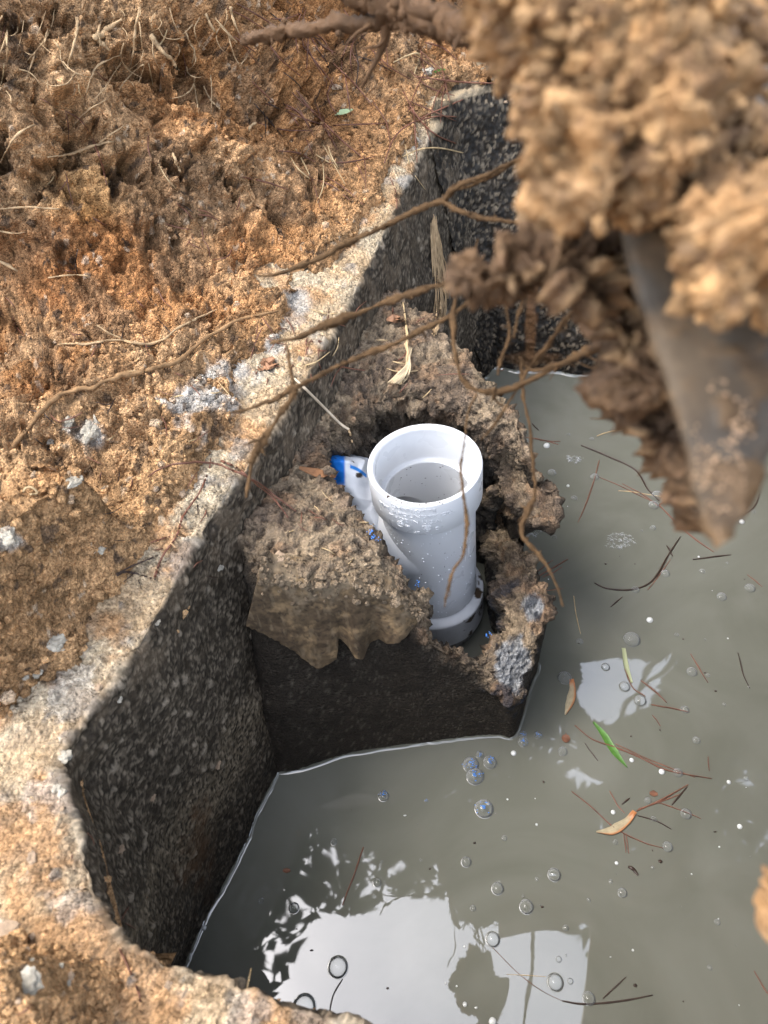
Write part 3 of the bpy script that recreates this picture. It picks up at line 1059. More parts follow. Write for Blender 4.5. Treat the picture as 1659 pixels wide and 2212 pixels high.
# ------------------------------------------------------------------ what the sight lines meet first, so that things can rest on it
RW, RH, RS = 420, 560, 4.0
zbuf = np.full(RW * RH, 1e9)
ibuf = np.full(RW * RH, -1)
SP = np.concatenate([s[0] for s in SURF])
SN = np.concatenate([s[1] for s in SURF])
su, sv, sd = proj(SP)
ii = ((su) / RS).astype(int)
jj = ((sv) / RS).astype(int)
ok = (ii >= 0) & (ii < RW) & (jj >= 0) & (jj < RH) & (sd > .1)
lin_i = (ii + RW * jj)[ok]
sdo = sd[ok]
order = np.argsort(-sdo)
ibuf[lin_i[order]] = np.nonzero(ok)[0][order]


def hit(u, v):
    """surface point and normal seen at (u, v)"""
    i0, j0 = int(u / RS), int(v / RS)
    for rad in range(0, 8):
        for di in range(-rad, rad + 1):
            for dj in range(-rad, rad + 1):
                i, j = i0 + di, j0 + dj
                if 0 <= i < RW and 0 <= j < RH and ibuf[i + RW * j] >= 0:
                    k = ibuf[i + RW * j]
                    return SP[k].copy(), SN[k].copy()
    return at(u, v, .4), np.array([0, 0, 1.0])


def depth_at(u, v):
    p, n = hit(min(max(u, 2), 1657), min(max(v, 2), 2210))
    return proj(p)[2]


# ------------------------------------------------------------------ the white outlet tee
TEE_TOP = at(917, 1000, .30)
TEE_AX = np.array([-.030, .012, 1.0])
TEE_AX /= np.linalg.norm(TEE_AX)
tee_dep = proj(TEE_TOP)[2]
RH_ = 250 * tee_dep / FPX / 2                    # outer radius of the hub
TF = -np.array([TEE_TOP[0], TEE_TOP[1], 0.0])    # towards the lens
TF -= TEE_AX * (TF @ TEE_AX)
TF /= np.linalg.norm(TF)
TR = np.cross(TF, TEE_AX)
TR = -TR if TR[0] < 0 else TR
TEE = thing('pipe_tee', tuple(TEE_TOP - TEE_AX * .30), 'white plastic sanitary tee standing upright in the broken hole, with raised lettering on its hub', 'pipe fitting')


def tee_pt(phi, r, h):
    """phi from the side that faces the lens, positive to the right; h along the axis from the rim (negative is down)"""
    phi, r, h = np.broadcast_arrays(np.asarray(phi, float), np.asarray(r, float), np.asarray(h, float))
    return TEE_TOP + (r * np.cos(phi))[..., None] * TF + (r * np.sin(phi))[..., None] * TR + h[..., None] * TEE_AX


def lathe(prof, n=128):
    ph = np.linspace(0, 2 * np.pi, n, endpoint=False)
    prof = np.asarray(prof, float)
    return tee_pt(ph[:, None], prof[None, :, 0], prof[None, :, 1])


def lathe_mesh(name, prof, m, parent, col=None, n=128, angle=35):
    G = lathe(prof, n)
    k = G.shape[1]
    i = np.arange(n)[:, None]
    j = np.arange(k - 1)[None, :]
    i2 = (i + 1) % n
    q = np.stack([i * k + j, i * k + j + 1, i2 * k + j + 1, i2 * k + j], -1).reshape(-1, 4)
    me = raw_mesh(name, G.reshape(-1, 3), q, None if col is None else col(G))
    me.set_sharp_from_angle(angle=R(angle))
    return link(name, me, m, parent)


HUB = .046 * RH_ / .0605
RB = RH_ * .872                                  # body radius
lathe_mesh('upper_hub', [(RB - .001, -HUB - .0015), (RH_ - .0022, -HUB), (RH_ - .0008, -HUB + .0006), (RH_, -HUB + .002), (RH_, -.0015), (RH_ - .0006, -.0004), (RH_ - .0016, 0), (RH_ - .0048, 0),
                         (RH_ - .0056, -.0004), (RH_ - .0070, -.0025), (RH_ - .0074, -.004), (RH_ - .0080, -HUB * .96), (RH_ - .0084, -HUB * .985), (RH_ - .0092, -HUB), (RH_ * .765 + .001, -HUB - .0003), (RH_ * .765, -HUB - .0015)], M['pvc'], TEE)
# body with the branch opening cut through it
def solid(rad, a, b, n=96):
    a, b = np.asarray(a, float), np.asarray(b, float)
    d = (b - a) / np.linalg.norm(b - a)
    x = np.cross(d, [.3, .2, .9])
    x /= np.linalg.norm(x)
    y = np.cross(d, x)
    th = np.linspace(0, 2 * np.pi, n, endpoint=False)
    ring = rad * (np.cos(th)[:, None] * x + np.sin(th)[:, None] * y)
    K = 36
    V = np.concatenate([a + (b - a) * k / K + ring for k in range(K + 1)] + [[a], [b]])
    q = np.concatenate([np.stack([k * n + np.arange(n), k * n + (np.arange(n) + 1) % n, (k + 1) * n + (np.arange(n) + 1) % n, (k + 1) * n + np.arange(n)], 1) for k in range(K)])
    e0, eb = (K + 1) * n, K * n
    t = [[e0, (k + 1) % n, k] for k in range(n)] + [[e0 + 1, eb + k, eb + (k + 1) % n] for k in range(n)]
    o = bpy.data.objects.new('cutter', raw_mesh('cutter', V, q, None, True, np.array(t)))
    COL.objects.link(o)
    return o


RI = RH_ * .765
BRD = -TR * 1.0 + TF * (-.10)                    # the branch leaves to the left and a little away
BRD /= np.linalg.norm(BRD)
top_b, low_b = TEE_TOP - TEE_AX * (HUB + .001), TEE_TOP - TEE_AX * .236
bc = TEE_TOP - TEE_AX * .124
outer = solid(RB, top_b, low_b)
s1_, s2_, s3_ = solid(RB * .985, bc, bc + BRD * .115), solid(RI, top_b + TEE_AX * .01, low_b - TEE_AX * .01), solid(RI * .985, bc, bc + BRD * .13)
for op, s in (('UNION', s1_), ('DIFFERENCE', s2_), ('DIFFERENCE', s3_)):
    md = outer.modifiers.new('b', 'BOOLEAN')
    md.operation = op
    md.object = s
    md.solver = 'EXACT'
dg_ = bpy.context.evaluated_depsgraph_get()
me = bpy.data.meshes.new_from_object(outer.evaluated_get(dg_))
me.name = 'body'
for s in (outer, s1_, s2_, s3_):
    bpy.data.objects.remove(s)
me.set_sharp_from_angle(angle=R(32))
me.materials.clear()
link('body', me, M['pvc'], TEE)


def dirty(G):
    n = fbm(G, 60, 4, 201)
    n2 = fbm(G, 22, 3, 202)
    c = np.zeros(G.shape) + np.array([.60, .615, .64])
    side = ((G - TEE_TOP) @ TR) / RH_
    k = sstep(.2, .28, n + .8 * n2 + .9 * (side - 1.1))
    return mixc(c, [.06, .04, .025], k)


def prof_dense(prof, step=.002):
    out = []
    for a, b in zip(prof[:-1], prof[1:]):
        n = max(1, int(np.hypot(b[0] - a[0], b[1] - a[1]) / step))
        for k in range(n):
            out.append((a[0] + (b[0] - a[0]) * k / n, a[1] + (b[1] - a[1]) * k / n))
    return out + [prof[-1]]


lathe_mesh('lower_hub', prof_dense([(RB - .0005, -.2215), (RB + .0006, -.2240), (RB + .0016, -.2250), (RH_ - .0006, -.2290), (RH_ + .0012, -.2305), (RH_ + .0018, -.2325), (RH_ + .0014, -.277), (RH_ + .0004, -.278), (RH_ - .006, -.278)]), M['pvc_dirty'], TEE, dirty, 160)


def grime(G):
    n = fbm(G, 50, 4, 211)
    c = np.zeros(G.shape) + np.array([.30, .30, .30])
    return mixc(c, [.05, .035, .02], sstep(-.05, .25, n))


lathe_mesh('drain_pipe', prof_dense([(RH_ - .006, -.272), (RH_ - .006, -.40)], .004), M['pvc_dirty'], TEE, grime, 96)


def text_mesh(body, size, ext, width=None, align='CENTER'):
    cu = bpy.data.curves.new('lettering', 'FONT')
    cu.body = body
    cu.size = size
    cu.extrude = ext
    cu.align_x = align
    cu.resolution_u = 3
    o = bpy.data.objects.new('lettering', cu)
    COL.objects.link(o)
    bpy.context.view_layer.update()
    me = bpy.data.meshes.new_from_object(o.evaluated_get(bpy.context.evaluated_depsgraph_get()))
    bpy.data.objects.remove(o)
    co = np.zeros(len(me.vertices) * 3)
    me.vertices.foreach_get('co', co)
    co = co.reshape(-1, 3)
    if width:
        co[:, 0] -= (co[:, 0].min() + co[:, 0].max()) / 2
        co[:, 0] *= width / np.ptp(co[:, 0])
    return me, co


def wrap(me, co, phi, h, name, parent=TEE, rise=.0002, arch=0.0):
    ph = phi + co[:, 0] / RH_
    hh = h + co[:, 1] + arch * (1 - (co[:, 0] / max(np.abs(co[:, 0]).max(), 1e-6)) ** 2)
    V = tee_pt(ph, RH_ + rise + co[:, 2], hh)
    me.vertices.foreach_set('co', V.astype(np.float32).ravel())
    me.update()
    me.materials.clear()
    return link(name, me, M['pvc'], parent)


for body, p0, p1, h, sz in [('CHARLOTTE', -36, 9, -.0090, .0068), ('PIPE & FOUNDRY CO.', -53, 27, -.0178, .0068), ('MADE IN U.S.A.', -40, 14, -.0266, .0068)]:
    me, co = text_mesh(body, sz, .0004, R(p1 - p0) * RH_)
    wrap(me, co, R((p0 + p1) / 2), h, 'lettering')
me, co = text_mesh('dwv', .0042, .0004, .0055)
wrap(me, co, R(-20), -.0340, 'lettering')
me, co = text_mesh('4T', .0058, .0004, .0060)
wrap(me, co, R(-11), -.0440, 'lettering')


def ring_plate(r0, r1, n=28, ext=.0005):
    th = np.linspace(0, 2 * np.pi, n, endpoint=False)
    c = np.stack([np.cos(th), np.sin(th)], 1)
    V = np.concatenate([np.c_[c * r0, np.full(n, -ext)], np.c_[c * r0, np.full(n, ext)], np.c_[c * r1, np.full(n, ext)], np.c_[c * r1, np.full(n, -ext)]])
    q = []
    for a in range(3):
        q += [[a * n + k, a * n + (k + 1) % n, (a + 1) * n + (k + 1) % n, (a + 1) * n + k] for k in range(n)]
    return V, np.array(q)


def emblem(name, shapes, phi, h):
    mb = MB()
    for V, q in shapes:
        mb.add(V, q)
    me = mb.mesh(name)
    co = np.concatenate(mb.v)
    return wrap(me, co, R(phi), h, name)


def bar(pts, w, ext=.0005):
    p = np.asarray(pts, float)
    V, q = [], []
    for a, b in zip(p[:-1], p[1:]):
        d = (b - a) / np.linalg.norm(b - a)
        nn = np.array([-d[1], d[0]]) * w / 2
        base = len(V)
        for e in (-ext, ext):
            for c in (a + nn, a - nn, b - nn, b + nn):
                V.append([c[0], c[1], e])
        q += [[base + 4, base + 5, base + 6, base + 7]] + [[base + k, base + (k + 1) % 4, base + 4 + (k + 1) % 4, base + 4 + k] for k in range(4)]
    return np.array(V), np.array(q)


emblem('approval_mark', [ring_plate(.0037, .0042), bar([(-.0026, -.0014), (-.0014, .0014), (0, -.0014), (.0012, .0014), (.0026, -.0014)], .0006)], -28, -.0330)
shield = [(-.0042, .0048), (.0042, .0048), (.0040, .0005), (.0024, -.0030), (0, -.0052), (-.0024, -.0030), (-.0040, .0005), (-.0042, .0048)]
emblem('shield_emblem', [bar(shield, .0007), bar([(-.0030, .0026), (.0030, .0030)], .0009), bar([(-.0028, .0004), (.0030, .0010)], .0009), bar([(-.0020, -.0018), (.0022, -.0012)], .0009), bar([(-.0008, .0040), (-.0014, -.0034)], .0005)], -1, -.0350)
me, co = text_mesh('R', .0026, .0003, .0014)
wrap(me, co, R(9), -.0368, 'registered_mark')
emblem('registered_mark', [ring_plate(.0018, .0021)], 9, -.0359)
# splashes of silt and water beads stuck to the tee
beads = MB()
for k in range(150):
    ph, h = random.uniform(-1.2, 1.1), -random.uniform(.05, .228)
    rad_ = RB
    if random.random() < .03:
        h, rad_ = -random.uniform(.024, .044), RH_
        ph = random.uniform(-1.0, -.2)
    r = random.uniform(.0004, .0011)
    c = tee_pt(ph, rad_, h)
    beads.add(c + ICO1[0] * r, None, ICO1[1])
b_ = beads.build('water_bead', mat('water_bead', (.75, .77, .8), rough=.08, spec=.8), TEE)
b_['kind'] = 'stuff'
silt = MB()
for k in range(120):
    if k < 55:
        ph, h, rad_ = random.uniform(-.75, .35), .0003 - random.random() * .001, RH_ - random.uniform(.0005, .0055)
    else:
        ph, h, rad_ = math.pi + random.uniform(-.9, .9), -random.uniform(.05, .14), RI
        if k < 75:
            ph, h, rad_ = random.uniform(-.6, 1.0), -random.uniform(.06, .15), RB
    r = random.uniform(.0003, .0008)
    silt.add(tee_pt(ph, rad_, h) + ICO1[0] * r * np.array([random.uniform(.6, 2.2), 1, .6]), None, ICO1[1])
b_ = silt.build('silt_speck', M['needle_dark'], TEE)
b_['kind'] = 'stuff'
# the white sliver of torn label on the body
sl = MB()
for (ph, h0, h1, w) in [(.86, -.085, -.098, .10), (.93, -.105, -.124, .05), (.80, -.116, -.128, .03)]:
    hh = np.linspace(h0, h1, 8)
    G = np.stack([tee_pt(ph + dp * w * np.sin(np.linspace(.3, 2.9, 8)), RB + .0007, hh) for dp in np.linspace(-.5, .5, 5)], 0)
    sl.add(G.reshape(-1, 3), grid_faces(5, 8))
sl.build('paint_scratch', mat('white_scratch', (.8, .81, .83), rough=.4), TEE)

# ------------------------------------------------------------------ plastic bag stuffed beside the tee
BAG_U = np.linspace(0, 1, 90)
BAG_V = np.linspace(0, 1, 110)
bu, bv = np.meshgrid(BAG_U, BAG_V, indexing='ij')
Lx = np.interp(BAG_V, [0, .06, .3, 1], [672, 680, 690, 820])
Rx = np.interp(BAG_V, [0, .06, .3, 1], [778, 802, 825, 885])
Ly = np.interp(BAG_V, [0, 1], [986, 1215])
Ry = np.interp(BAG_V, [0, 1], [980, 1215])
uu = Lx[None] + (Rx - Lx)[None] * bu
v_ = Ly[None] + (Ry - Ly)[None] * bu
zb = .262 - .10 * bv + .024 * np.sin(np.pi * np.clip(bu, 0, 1)) - .03 * np.clip(1 - bv / .08, 0, 1) ** 2
Gb = at(uu, v_, zb)
Gb[..., 2] = zb
n_b = fbm(Gb, 24, 3, 301)
ridge = 1 - np.abs(perlin(Gb, 32, 302)) * 2
Gb = Gb + np.array([0, -.4, .9]) * (.006 * n_b + .004 * ridge)[..., None]
cbag = np.zeros(Gb.shape) + np.array([.66, .69, .74])
bU, bV, _d = proj(Gb)
blue = sstep(6, 0, np.hypot(np.maximum(bU - 742, 0), 0 * bU) - 0) * sstep(1058, 1040, bV) * (bU < 747)
cbag = mixc(cbag, [.015, .17, .62], blue)
arc = np.abs(bV - (1008 + .010 * (bU - 757) ** 2 * np.sign(bU - 757) + .25 * (bU - 757)))
cbag = mixc(cbag, [.015, .20, .62], sstep(5.5, 2.5, arc) * (bU > 756) * (bU < 792))
spk = perlin(Gb, 160, 303) > .52
cbag = mixc(cbag, [.05, .035, .03], spk * (perlin(Gb, 30, 304) > .1) * 1.0)
cbag = mixc(cbag, [.04, .03, .025], sstep(1, .7, np.hypot((bU - 776) / 9, (bV - 1027) / 7) + .3 * n_b))
tag(link('plastic_bag', raw_mesh('plastic_bag', Gb.reshape(-1, 3), grid_faces(90, 110), cbag.reshape(-1, 3)), M['bag']),
    'crumpled white plastic bag with blue print stuffed in the hole beside the white tee', 'plastic bag')

# ------------------------------------------------------------------ the dried sheet hanging over the baffle's front
NFU, NFV = 190, 130
fu = np.linspace(0, 1, NFU)
topu = np.interp(fu, [0, .12, .35, .6, .8, 1], [566, 590, 680, 770, 850, 914])
topv = np.interp(fu, [0, .12, .35, .6, .8, 1], [1200, 1222, 1230, 1236, 1262, 1330]) + 12
botu = np.interp(fu, [0, .09, .18, .27, .335, .40, .455, .50, .53, .57, .63, .66, .70, .76, .86, 1], [531, 560, 598, 632, 660, 686, 727, 731, 730, 745, 770, 785, 800, 835, 888, 918])
botv = np.interp(fu, [0, .09, .18, .27, .335, .40, .455, .50, .53, .57, .63, .66, .70, .76, .86, 1], [1352, 1366, 1384, 1404, 1428, 1446, 1426, 1402, 1386, 1390, 1412, 1418, 1400, 1384, 1362, 1348])
fv = np.linspace(0, 1, NFV)
jag = 3.5 * fbm(np.stack([fu * 40, 0 * fu, 0 * fu], -1), 1, 3, 3)
fU = topu[:, None] + (botu - topu)[:, None] * fv[None]
fV = topv[:, None] + (botv + jag - topv)[:, None] * fv[None]
# lies on the leaning front face of the baffle and a few millimetres in front of it
Fo, Ff = O_, F_
front_cols = np.arange(0, int(NB * 6.5 / 27))
A_ = np.stack([Fl[front_cols], O_[front_cols]], 1)
nrm_f = np.cross((P2 - P1), (at(700, 1240, .30) - (P1 * .6 + P2 * .4)))
nrm_f /= np.linalg.norm(nrm_f)
if nrm_f[1] > 0:
    nrm_f = -nrm_f
d_ = ray(fU, fV)
org = P1 + nrm_f * .010
tpl = ((org - EYE) @ nrm_f) / (d_ @ nrm_f)
Gf = EYE + d_ * tpl[..., None]
fold = .009 * np.sin(fU / 17.0 + 1.5 * np.sin(fU / 60)) * fv[None] ** 1.6 * sstep(.35, .75, fu)[:, None]
Gf = Gf + nrm_f * (fold + .0022 * fbm(Gf, 16, 3, 311) + .0007 * fbm(Gf, 80, 3, 312) + .022 * np.clip(1 - fv[None] / .12, 0, 1) ** 1.5 * -1)[..., None]
nf1, nf2 = fbm(Gf, 18, 4, 313), fbm(Gf, 75, 4, 314)
cf = np.zeros(Gf.shape) + np.array([.095, .066, .038])
cf = mixc(cf, [.070, .048, .028], sstep(-.3, .35, nf1))
cf = mixc(cf, [.25, .17, .09], sstep(.0, .6, nf2 - .4 * nf1) * .5)
cf = mixc(cf, [.03, .022, .015], sstep(.3, .5, fbm(Gf, 230, 3, 315)) * .6)
cf = mixc(cf, [.19, .145, .095], sstep(.22, 0, fv[None] + .5 * nf2 + .3 * nf1) * .6)
cf = cf * (1 + .35 * fbm(Gf, 260, 3, 317))[..., None]
cf = mixc(cf, [.16, .12, .075], sstep(.25, .5, fbm(Gf * np.array([3.0, 3.0, .7]), 60, 3, 316)) * .5)
Gback = Gf - nrm_f * .0016
nvt = NFU * NFV
q1 = grid_faces(NFU, NFV)
rim_i = np.concatenate([np.arange(NFU) * NFV + NFV - 1])
q3 = np.stack([rim_i[:-1], rim_i[1:], rim_i[1:] + nvt, rim_i[:-1] + nvt], 1)
left_i = np.arange(NFV)
q4 = np.stack([left_i[:-1], left_i[1:], left_i[1:] + nvt, left_i[:-1] + nvt], 1)
M['film'] = mat('dried_scum', attr=True, rough=.8, spec=.3, var=[(120, .2)], bumps=[('n', 160, .0005)])
tag(link('dried_sheet', raw_mesh('dried_sheet', np.concatenate([Gf.reshape(-1, 3), Gback.reshape(-1, 3)]), np.concatenate([q1, q1[:, ::-1] + nvt, q3, q4]), np.concatenate([cf.reshape(-1, 3)] * 2)), M['film']),
    'brown ragged sheet of dried scum hanging over the dark front of the broken concrete', 'dried sheet')

rgf = np.random.default_rng(31)
V0, T0 = ICO1
nf_ = 420
iu, iv = rgf.integers(2, NFU - 2, nf_), np.clip(np.abs(rgf.normal(0, 15, nf_)).astype(int), 0, NFV - 1)
sf = np.clip(rgf.lognormal(math.log(.0017), .5, nf_), .0006, .006)
Vf = V0[None] * (1 + rgf.uniform(-.4, .4, (nf_, len(V0), 1))) * rgf.uniform(.6, 1.3, (nf_, 1, 3)) * sf[:, None, None] + (Gf[iu, iv] + np.array([0, -.15, .35]) * sf[:, None])[:, None]
cff = np.array([.215, .16, .105]) * rgf.uniform(.5, 1.3, (nf_, 1, 1)) + 0 * Vf
tag(link('concrete_crumbs', raw_mesh('concrete_crumbs', Vf.reshape(-1, 3), None, cff.reshape(-1, 3), False, (T0[None] + (np.arange(nf_) * len(V0))[:, None, None]).reshape(-1, 3)), M['baffle']), kind='stuff')

# ------------------------------------------------------------------ excavator bucket, tooth and mud over the pit
BS = .59                                         # everything on the bucket hangs this much nearer than first measured
_far = far


def far(u, v, dist):
    return _far(u, v, np.asarray(dist, float) * BS)


def blob(outline, dist, thick, nu=200, nv=120, seed=0, lump=(.010, 45, .005, 110), centre=None):
    """closed lumpy body whose widest section follows an outline at the given distance"""
    k_ = BS / .8
    thick, lump = thick * k_, (lump[0] * k_, lump[1] / k_, lump[2] * k_, lump[3] / k_)
    pts = np.array([far(u, v, dist if np.isscalar(dist) else dist[k]) for k, (u, v) in enumerate(outline)])
    ring = spline(np.vstack([pts, pts[:1]]), nu + 1)[:-1]
    c = ring.mean(0) if centre is None else far(*centre)
    vd = c - EYE
    vd /= np.linalg.norm(vd)
    a = np.linspace(0, np.pi, nv)
    G = c + (ring - c)[:, None] * (np.sin(a) ** .6)[None, :, None] - vd * (np.cos(a) * thick)[None, :, None]
    N = grid_normals(G, True)
    out = ((G - c) * N).sum(-1).mean()
    if out < 0:
        N = -N
    N[:, 0] = -vd
    N[:, -1] = vd
    a1, a2, ai = worley(G, lump[1], seed + 1, .9)
    b1_, b2_, bi = worley(G, lump[3], seed + 2, .9)
    l1_ = np.sqrt(np.clip(1 - (a1 / .68) ** 2, 0, 1)) * (.3 + ai)
    l2_ = np.sqrt(np.clip(1 - (b1_ / .68) ** 2, 0, 1)) * (.3 + bi)
    f_ = fbm(G, lump[1] * .5, 4, seed + 3)
    c1_, c2_, ci_ = worley(G, lump[3] * 2.1, seed + 4, .95)
    l3_ = np.sqrt(np.clip(1 - (c1_ / .66) ** 2, 0, 1)) * (.3 + ci_)
    cav = sstep(.05, .45, fbm(G, lump[1] * .8, 4, seed + 5))
    D = lump[0] * (l1_ + 1.5 * f_ - 2.6 * cav) + lump[2] * (l2_ * 1.2 + l3_ * 1.0) + 1.8 * lump[2] * fbm(G, lump[3] * .9, 5, seed + 6, .62)
    taper = 1.0
    return G + N * (D * taper)[..., None], ai, bi, f_


MUDPTS = []


def crumbs_on(G, n, size, m, parent, seed, name='crumbs'):
    rg = np.random.default_rng(seed)
    p = G.reshape(-1, 3)
    toward = (EYE - p) / np.linalg.norm(EYE - p, axis=1, keepdims=True)
    N = grid_normals(G, True).reshape(-1, 3)
    c = p.mean(0)
    N *= np.sign(((p - c) * N).sum(1).mean())
    ok_ = np.nonzero((N * toward).sum(1) > -.3)[0]
    pick_ = rg.choice(ok_, n)
    V0, T0 = ICO1
    s = rg.lognormal(math.log(size), .75, n).clip(0, .0032)
    V = V0[None] * (1 + rg.uniform(-.5, .4, (n, len(V0), 1))) * rg.uniform(.55, 1.4, (n, 1, 3)) * s[:, None, None] + (p[pick_] + N[pick_] * (s * .3)[:, None])[:, None]
    col = np.array([.27, .16, .072]) * rg.uniform(.45, 1.4, (n, 1, 1)) + 0 * V
    T = (T0[None] + (np.arange(n) * len(V0))[:, None, None]).reshape(-1, 3)
    o = link(name, raw_mesh(name, V.reshape(-1, 3), None, col.reshape(-1, 3), False, T), m, parent)
    o['kind'] = 'stuff'


def mud_col(G, ai, bi, f, base=(.265, .150, .065), dark=(.11, .06, .028)):
    c = np.zeros(G.shape) + np.array(base)
    c = mixc(c, dark, sstep(-.1, .4, fbm(G, 26, 3, 7)) * .7)
    c = mixc(c, [.34, .215, .11], sstep(.1, .4, fbm(G, 42, 3, 9)) * .6)
    c = mixc(c, [.13, .075, .04], sstep(.15, .4, fbm(G, 75, 3, 11)) * .7)
    return c * (1 + .4 * (bi - .5))[..., None]


BK_AT = far(1750, 300, .36)
BUCKET = thing('excavator_bucket', tuple(BK_AT), 'muddy steel excavator bucket reaching in over the pit, one pointed tooth pointing down', 'excavator bucket')
# tooth: a tapering wedge with a bevelled left edge
tsec = []
prof_t = np.array([[0, 1322, 1850, 430, .335, .030], [.10, 1338, 1840, 540, .332, .029], [.3, 1385, 1790, 700, .326, .026], [.55, 1440, 1725, 860, .318, .021], [.75, 1478, 1672, 990, .312, .016],
                   [.9, 1504, 1628, 1090, .308, .011], [.97, 1524, 1600, 1150, .306, .008], [1.0, 1552, 1578, 1182, .305, .005]])
pt = np.stack([np.interp(np.linspace(0, 1, 90), prof_t[:, 0], prof_t[:, k]) for k in range(6)], 1)
vd0 = ray(1560, 800)
vd0 /= np.linalg.norm(vd0)
for (_t, ul, ur, vv_, dd, th_) in pt:
    L_, R_ = far(ul, vv_, dd), far(ur, vv_ - 25, dd)
    w_ = R_ - L_
    pts = []
    for s_, k_ in [(0, .55), (.0, .30), (.05, .06), (.14, 0), (.3, -.06), (.5, -.10), (.7, -.06), (.86, 0), (.95, .06), (1, .3), (1, .55), (.9, 1), (.5, 1.05), (.1, 1)]:
        pts.append(L_ + w_ * s_ + vd0 * th_ * k_)
    tsec.append(spline(np.vstack([pts, pts[:1]]), 61)[:-1])
Gt = np.stack(tsec, 0)
Nt = -grid_normals(Gt)
ct_ = Gt.mean(1, keepdims=True)
if ((Gt - ct_) * Nt).sum(-1).mean() < 0:
    Nt = -Nt
tf = fbm(Gt, 60, 4, 401)
along_t = np.linspace(0, 1, 90)[:, None] + 0 * tf
g1, g2, gi = worley(Gt, 260, 402, .9)
mudk = sstep(.08, .30, tf + .55 * (along_t - .62))
Gt = Gt + Nt * (.0005 * tf + mudk * (.0003 + .0010 * np.sqrt(np.clip(1 - (g1 / .65) ** 2, 0, 1))))[..., None]
ctc = np.zeros(Gt.shape) + np.array([.072, .053, .035])
ctc = mixc(ctc, [.060, .052, .043], sstep(.0, .35, fbm(Gt, 44, 3, 403)) * .8)
ctc = mixc(ctc, [.10, .062, .032], mudk * .9)
ctc = mixc(ctc, [.095, .062, .036], sstep(.05, .3, fbm(Gt, 80, 3, 404)) * .6)
q = grid_faces(90, 60)
wrapq = np.stack([np.arange(89) * 60 + 59, np.arange(89) * 60, np.arange(1, 90) * 60, np.arange(1, 90) * 60 + 59], 1)
Vt_ = np.concatenate([Gt.reshape(-1, 3), Gt[-1].mean(0)[None]])
tt_ = np.array([[89 * 60 + k, 89 * 60 + (k + 1) % 60, 90 * 60] for k in range(60)])
link('tooth', raw_mesh('tooth', Vt_, np.concatenate([q, wrapq]), np.concatenate([ctc.reshape(-1, 3), [[.17, .10, .045]]]), True, tt_), M['metal'], BUCKET)
# wet glistening grit on the tooth
wetm = mat('wet_grit', (.24, .155, .09), rough=.12, spec=.8, var=[(80, .3)])
mb = MB()
for (u, v, r) in [(1546, 846, 9), (1606, 880, 12), (1600, 905, 9), (1590, 935, 10), (1580, 960, 9), (1527, 990, 7), (1515, 965, 6), (1560, 985, 8), (1545, 1010, 7), (1590, 1000, 9), (1508, 1025, 6), (1530, 1038, 7),
                  (1575, 1040, 7), (1555, 1075, 6), (1598, 1045, 6), (1570, 1115, 6), (1535, 1100, 5), (1612, 950, 8), (1620, 920, 7), (1500, 935, 5)]:
    for k in range(7):
        c = far(u + random.gauss(0, 13), v + random.gauss(0, 13), .302)
        V = ICO2[0] * (r / FPX * .30 * BS * random.uniform(.25, .6))
        V = V * (1 + .3 * perlin(V + k, 300, k)[:, None])
        mb.add(c + V, None, ICO2[1])
mb.build('grit', wetm, BUCKET)
# bucket shell behind the mud and above the right of the tank
def slab(corners, thick, n=30, seed=0):
    c = np.array(corners, float)
    s, t = np.meshgrid(np.linspace(0, 1, n), np.linspace(0, 1, n), indexing='ij')
    G = (c[0] * ((1 - s) * (1 - t))[..., None] + c[1] * (s * (1 - t))[..., None] + c[2] * (s * t)[..., None] + c[3] * ((1 - s) * t)[..., None])
    nn = np.cross(c[1] - c[0], c[3] - c[0])
    nn /= np.linalg.norm(nn)
    f = fbm(G, 20, 4, seed)
    Gt1, Gt2 = G + nn * (thick / 2 + .002 * f)[..., None], G - nn * (thick / 2 + .002 * f)[..., None]
    V = np.concatenate([Gt1.reshape(-1, 3), Gt2.reshape(-1, 3)])
    q = grid_faces(n, n)
    m = n * n
    border = np.concatenate([np.arange(n), np.arange(1, n) * n + n - 1, (n - 1) * n + np.arange(n - 2, -1, -1), np.arange(n - 2, -1, -1) * n])
    bq = np.stack([border[:-1], border[1:], border[1:] + m, border[:-1] + m], 1)
    col = mixc(np.zeros((len(V), 3)) + np.array([.085, .08, .075]), [.17, .10, .05], sstep(-.05, .25, fbm(V, 26, 4, seed + 1)) * .9)
    return V, np.concatenate([q, q[:, ::-1] + m, bq]), col


V, q, c = slab([far(1480, -160, .50), far(3300, -500, .54), far(3300, 330, .62), far(1540, 300, .46)], .018, 60, 421)
link('shell_plate', raw_mesh('shell_plate', V, q, c), M['metal'], BUCKET)


def mirror_at(u, v, z):
    """point of level z whose image in the water is seen at (u, v)"""
    p = at(u, v, -z)
    return np.array([p[0], p[1], z])


m0, m1 = mirror_at(1290, 1872, .80), mirror_at(1252, 2230, .80)
ex = np.array([.75, -.08, .03])
ext_ = (m1 - m0)
V, q, c = slab([m0 - ext_ * .05, m0 - ext_ * .05 + ex, m1 + ext_ * 1.2 + ex, m1 + ext_ * 1.2], .02, 40, 431)
link('side_plate', raw_mesh('side_plate', V, q, c), M['metal'], BUCKET)
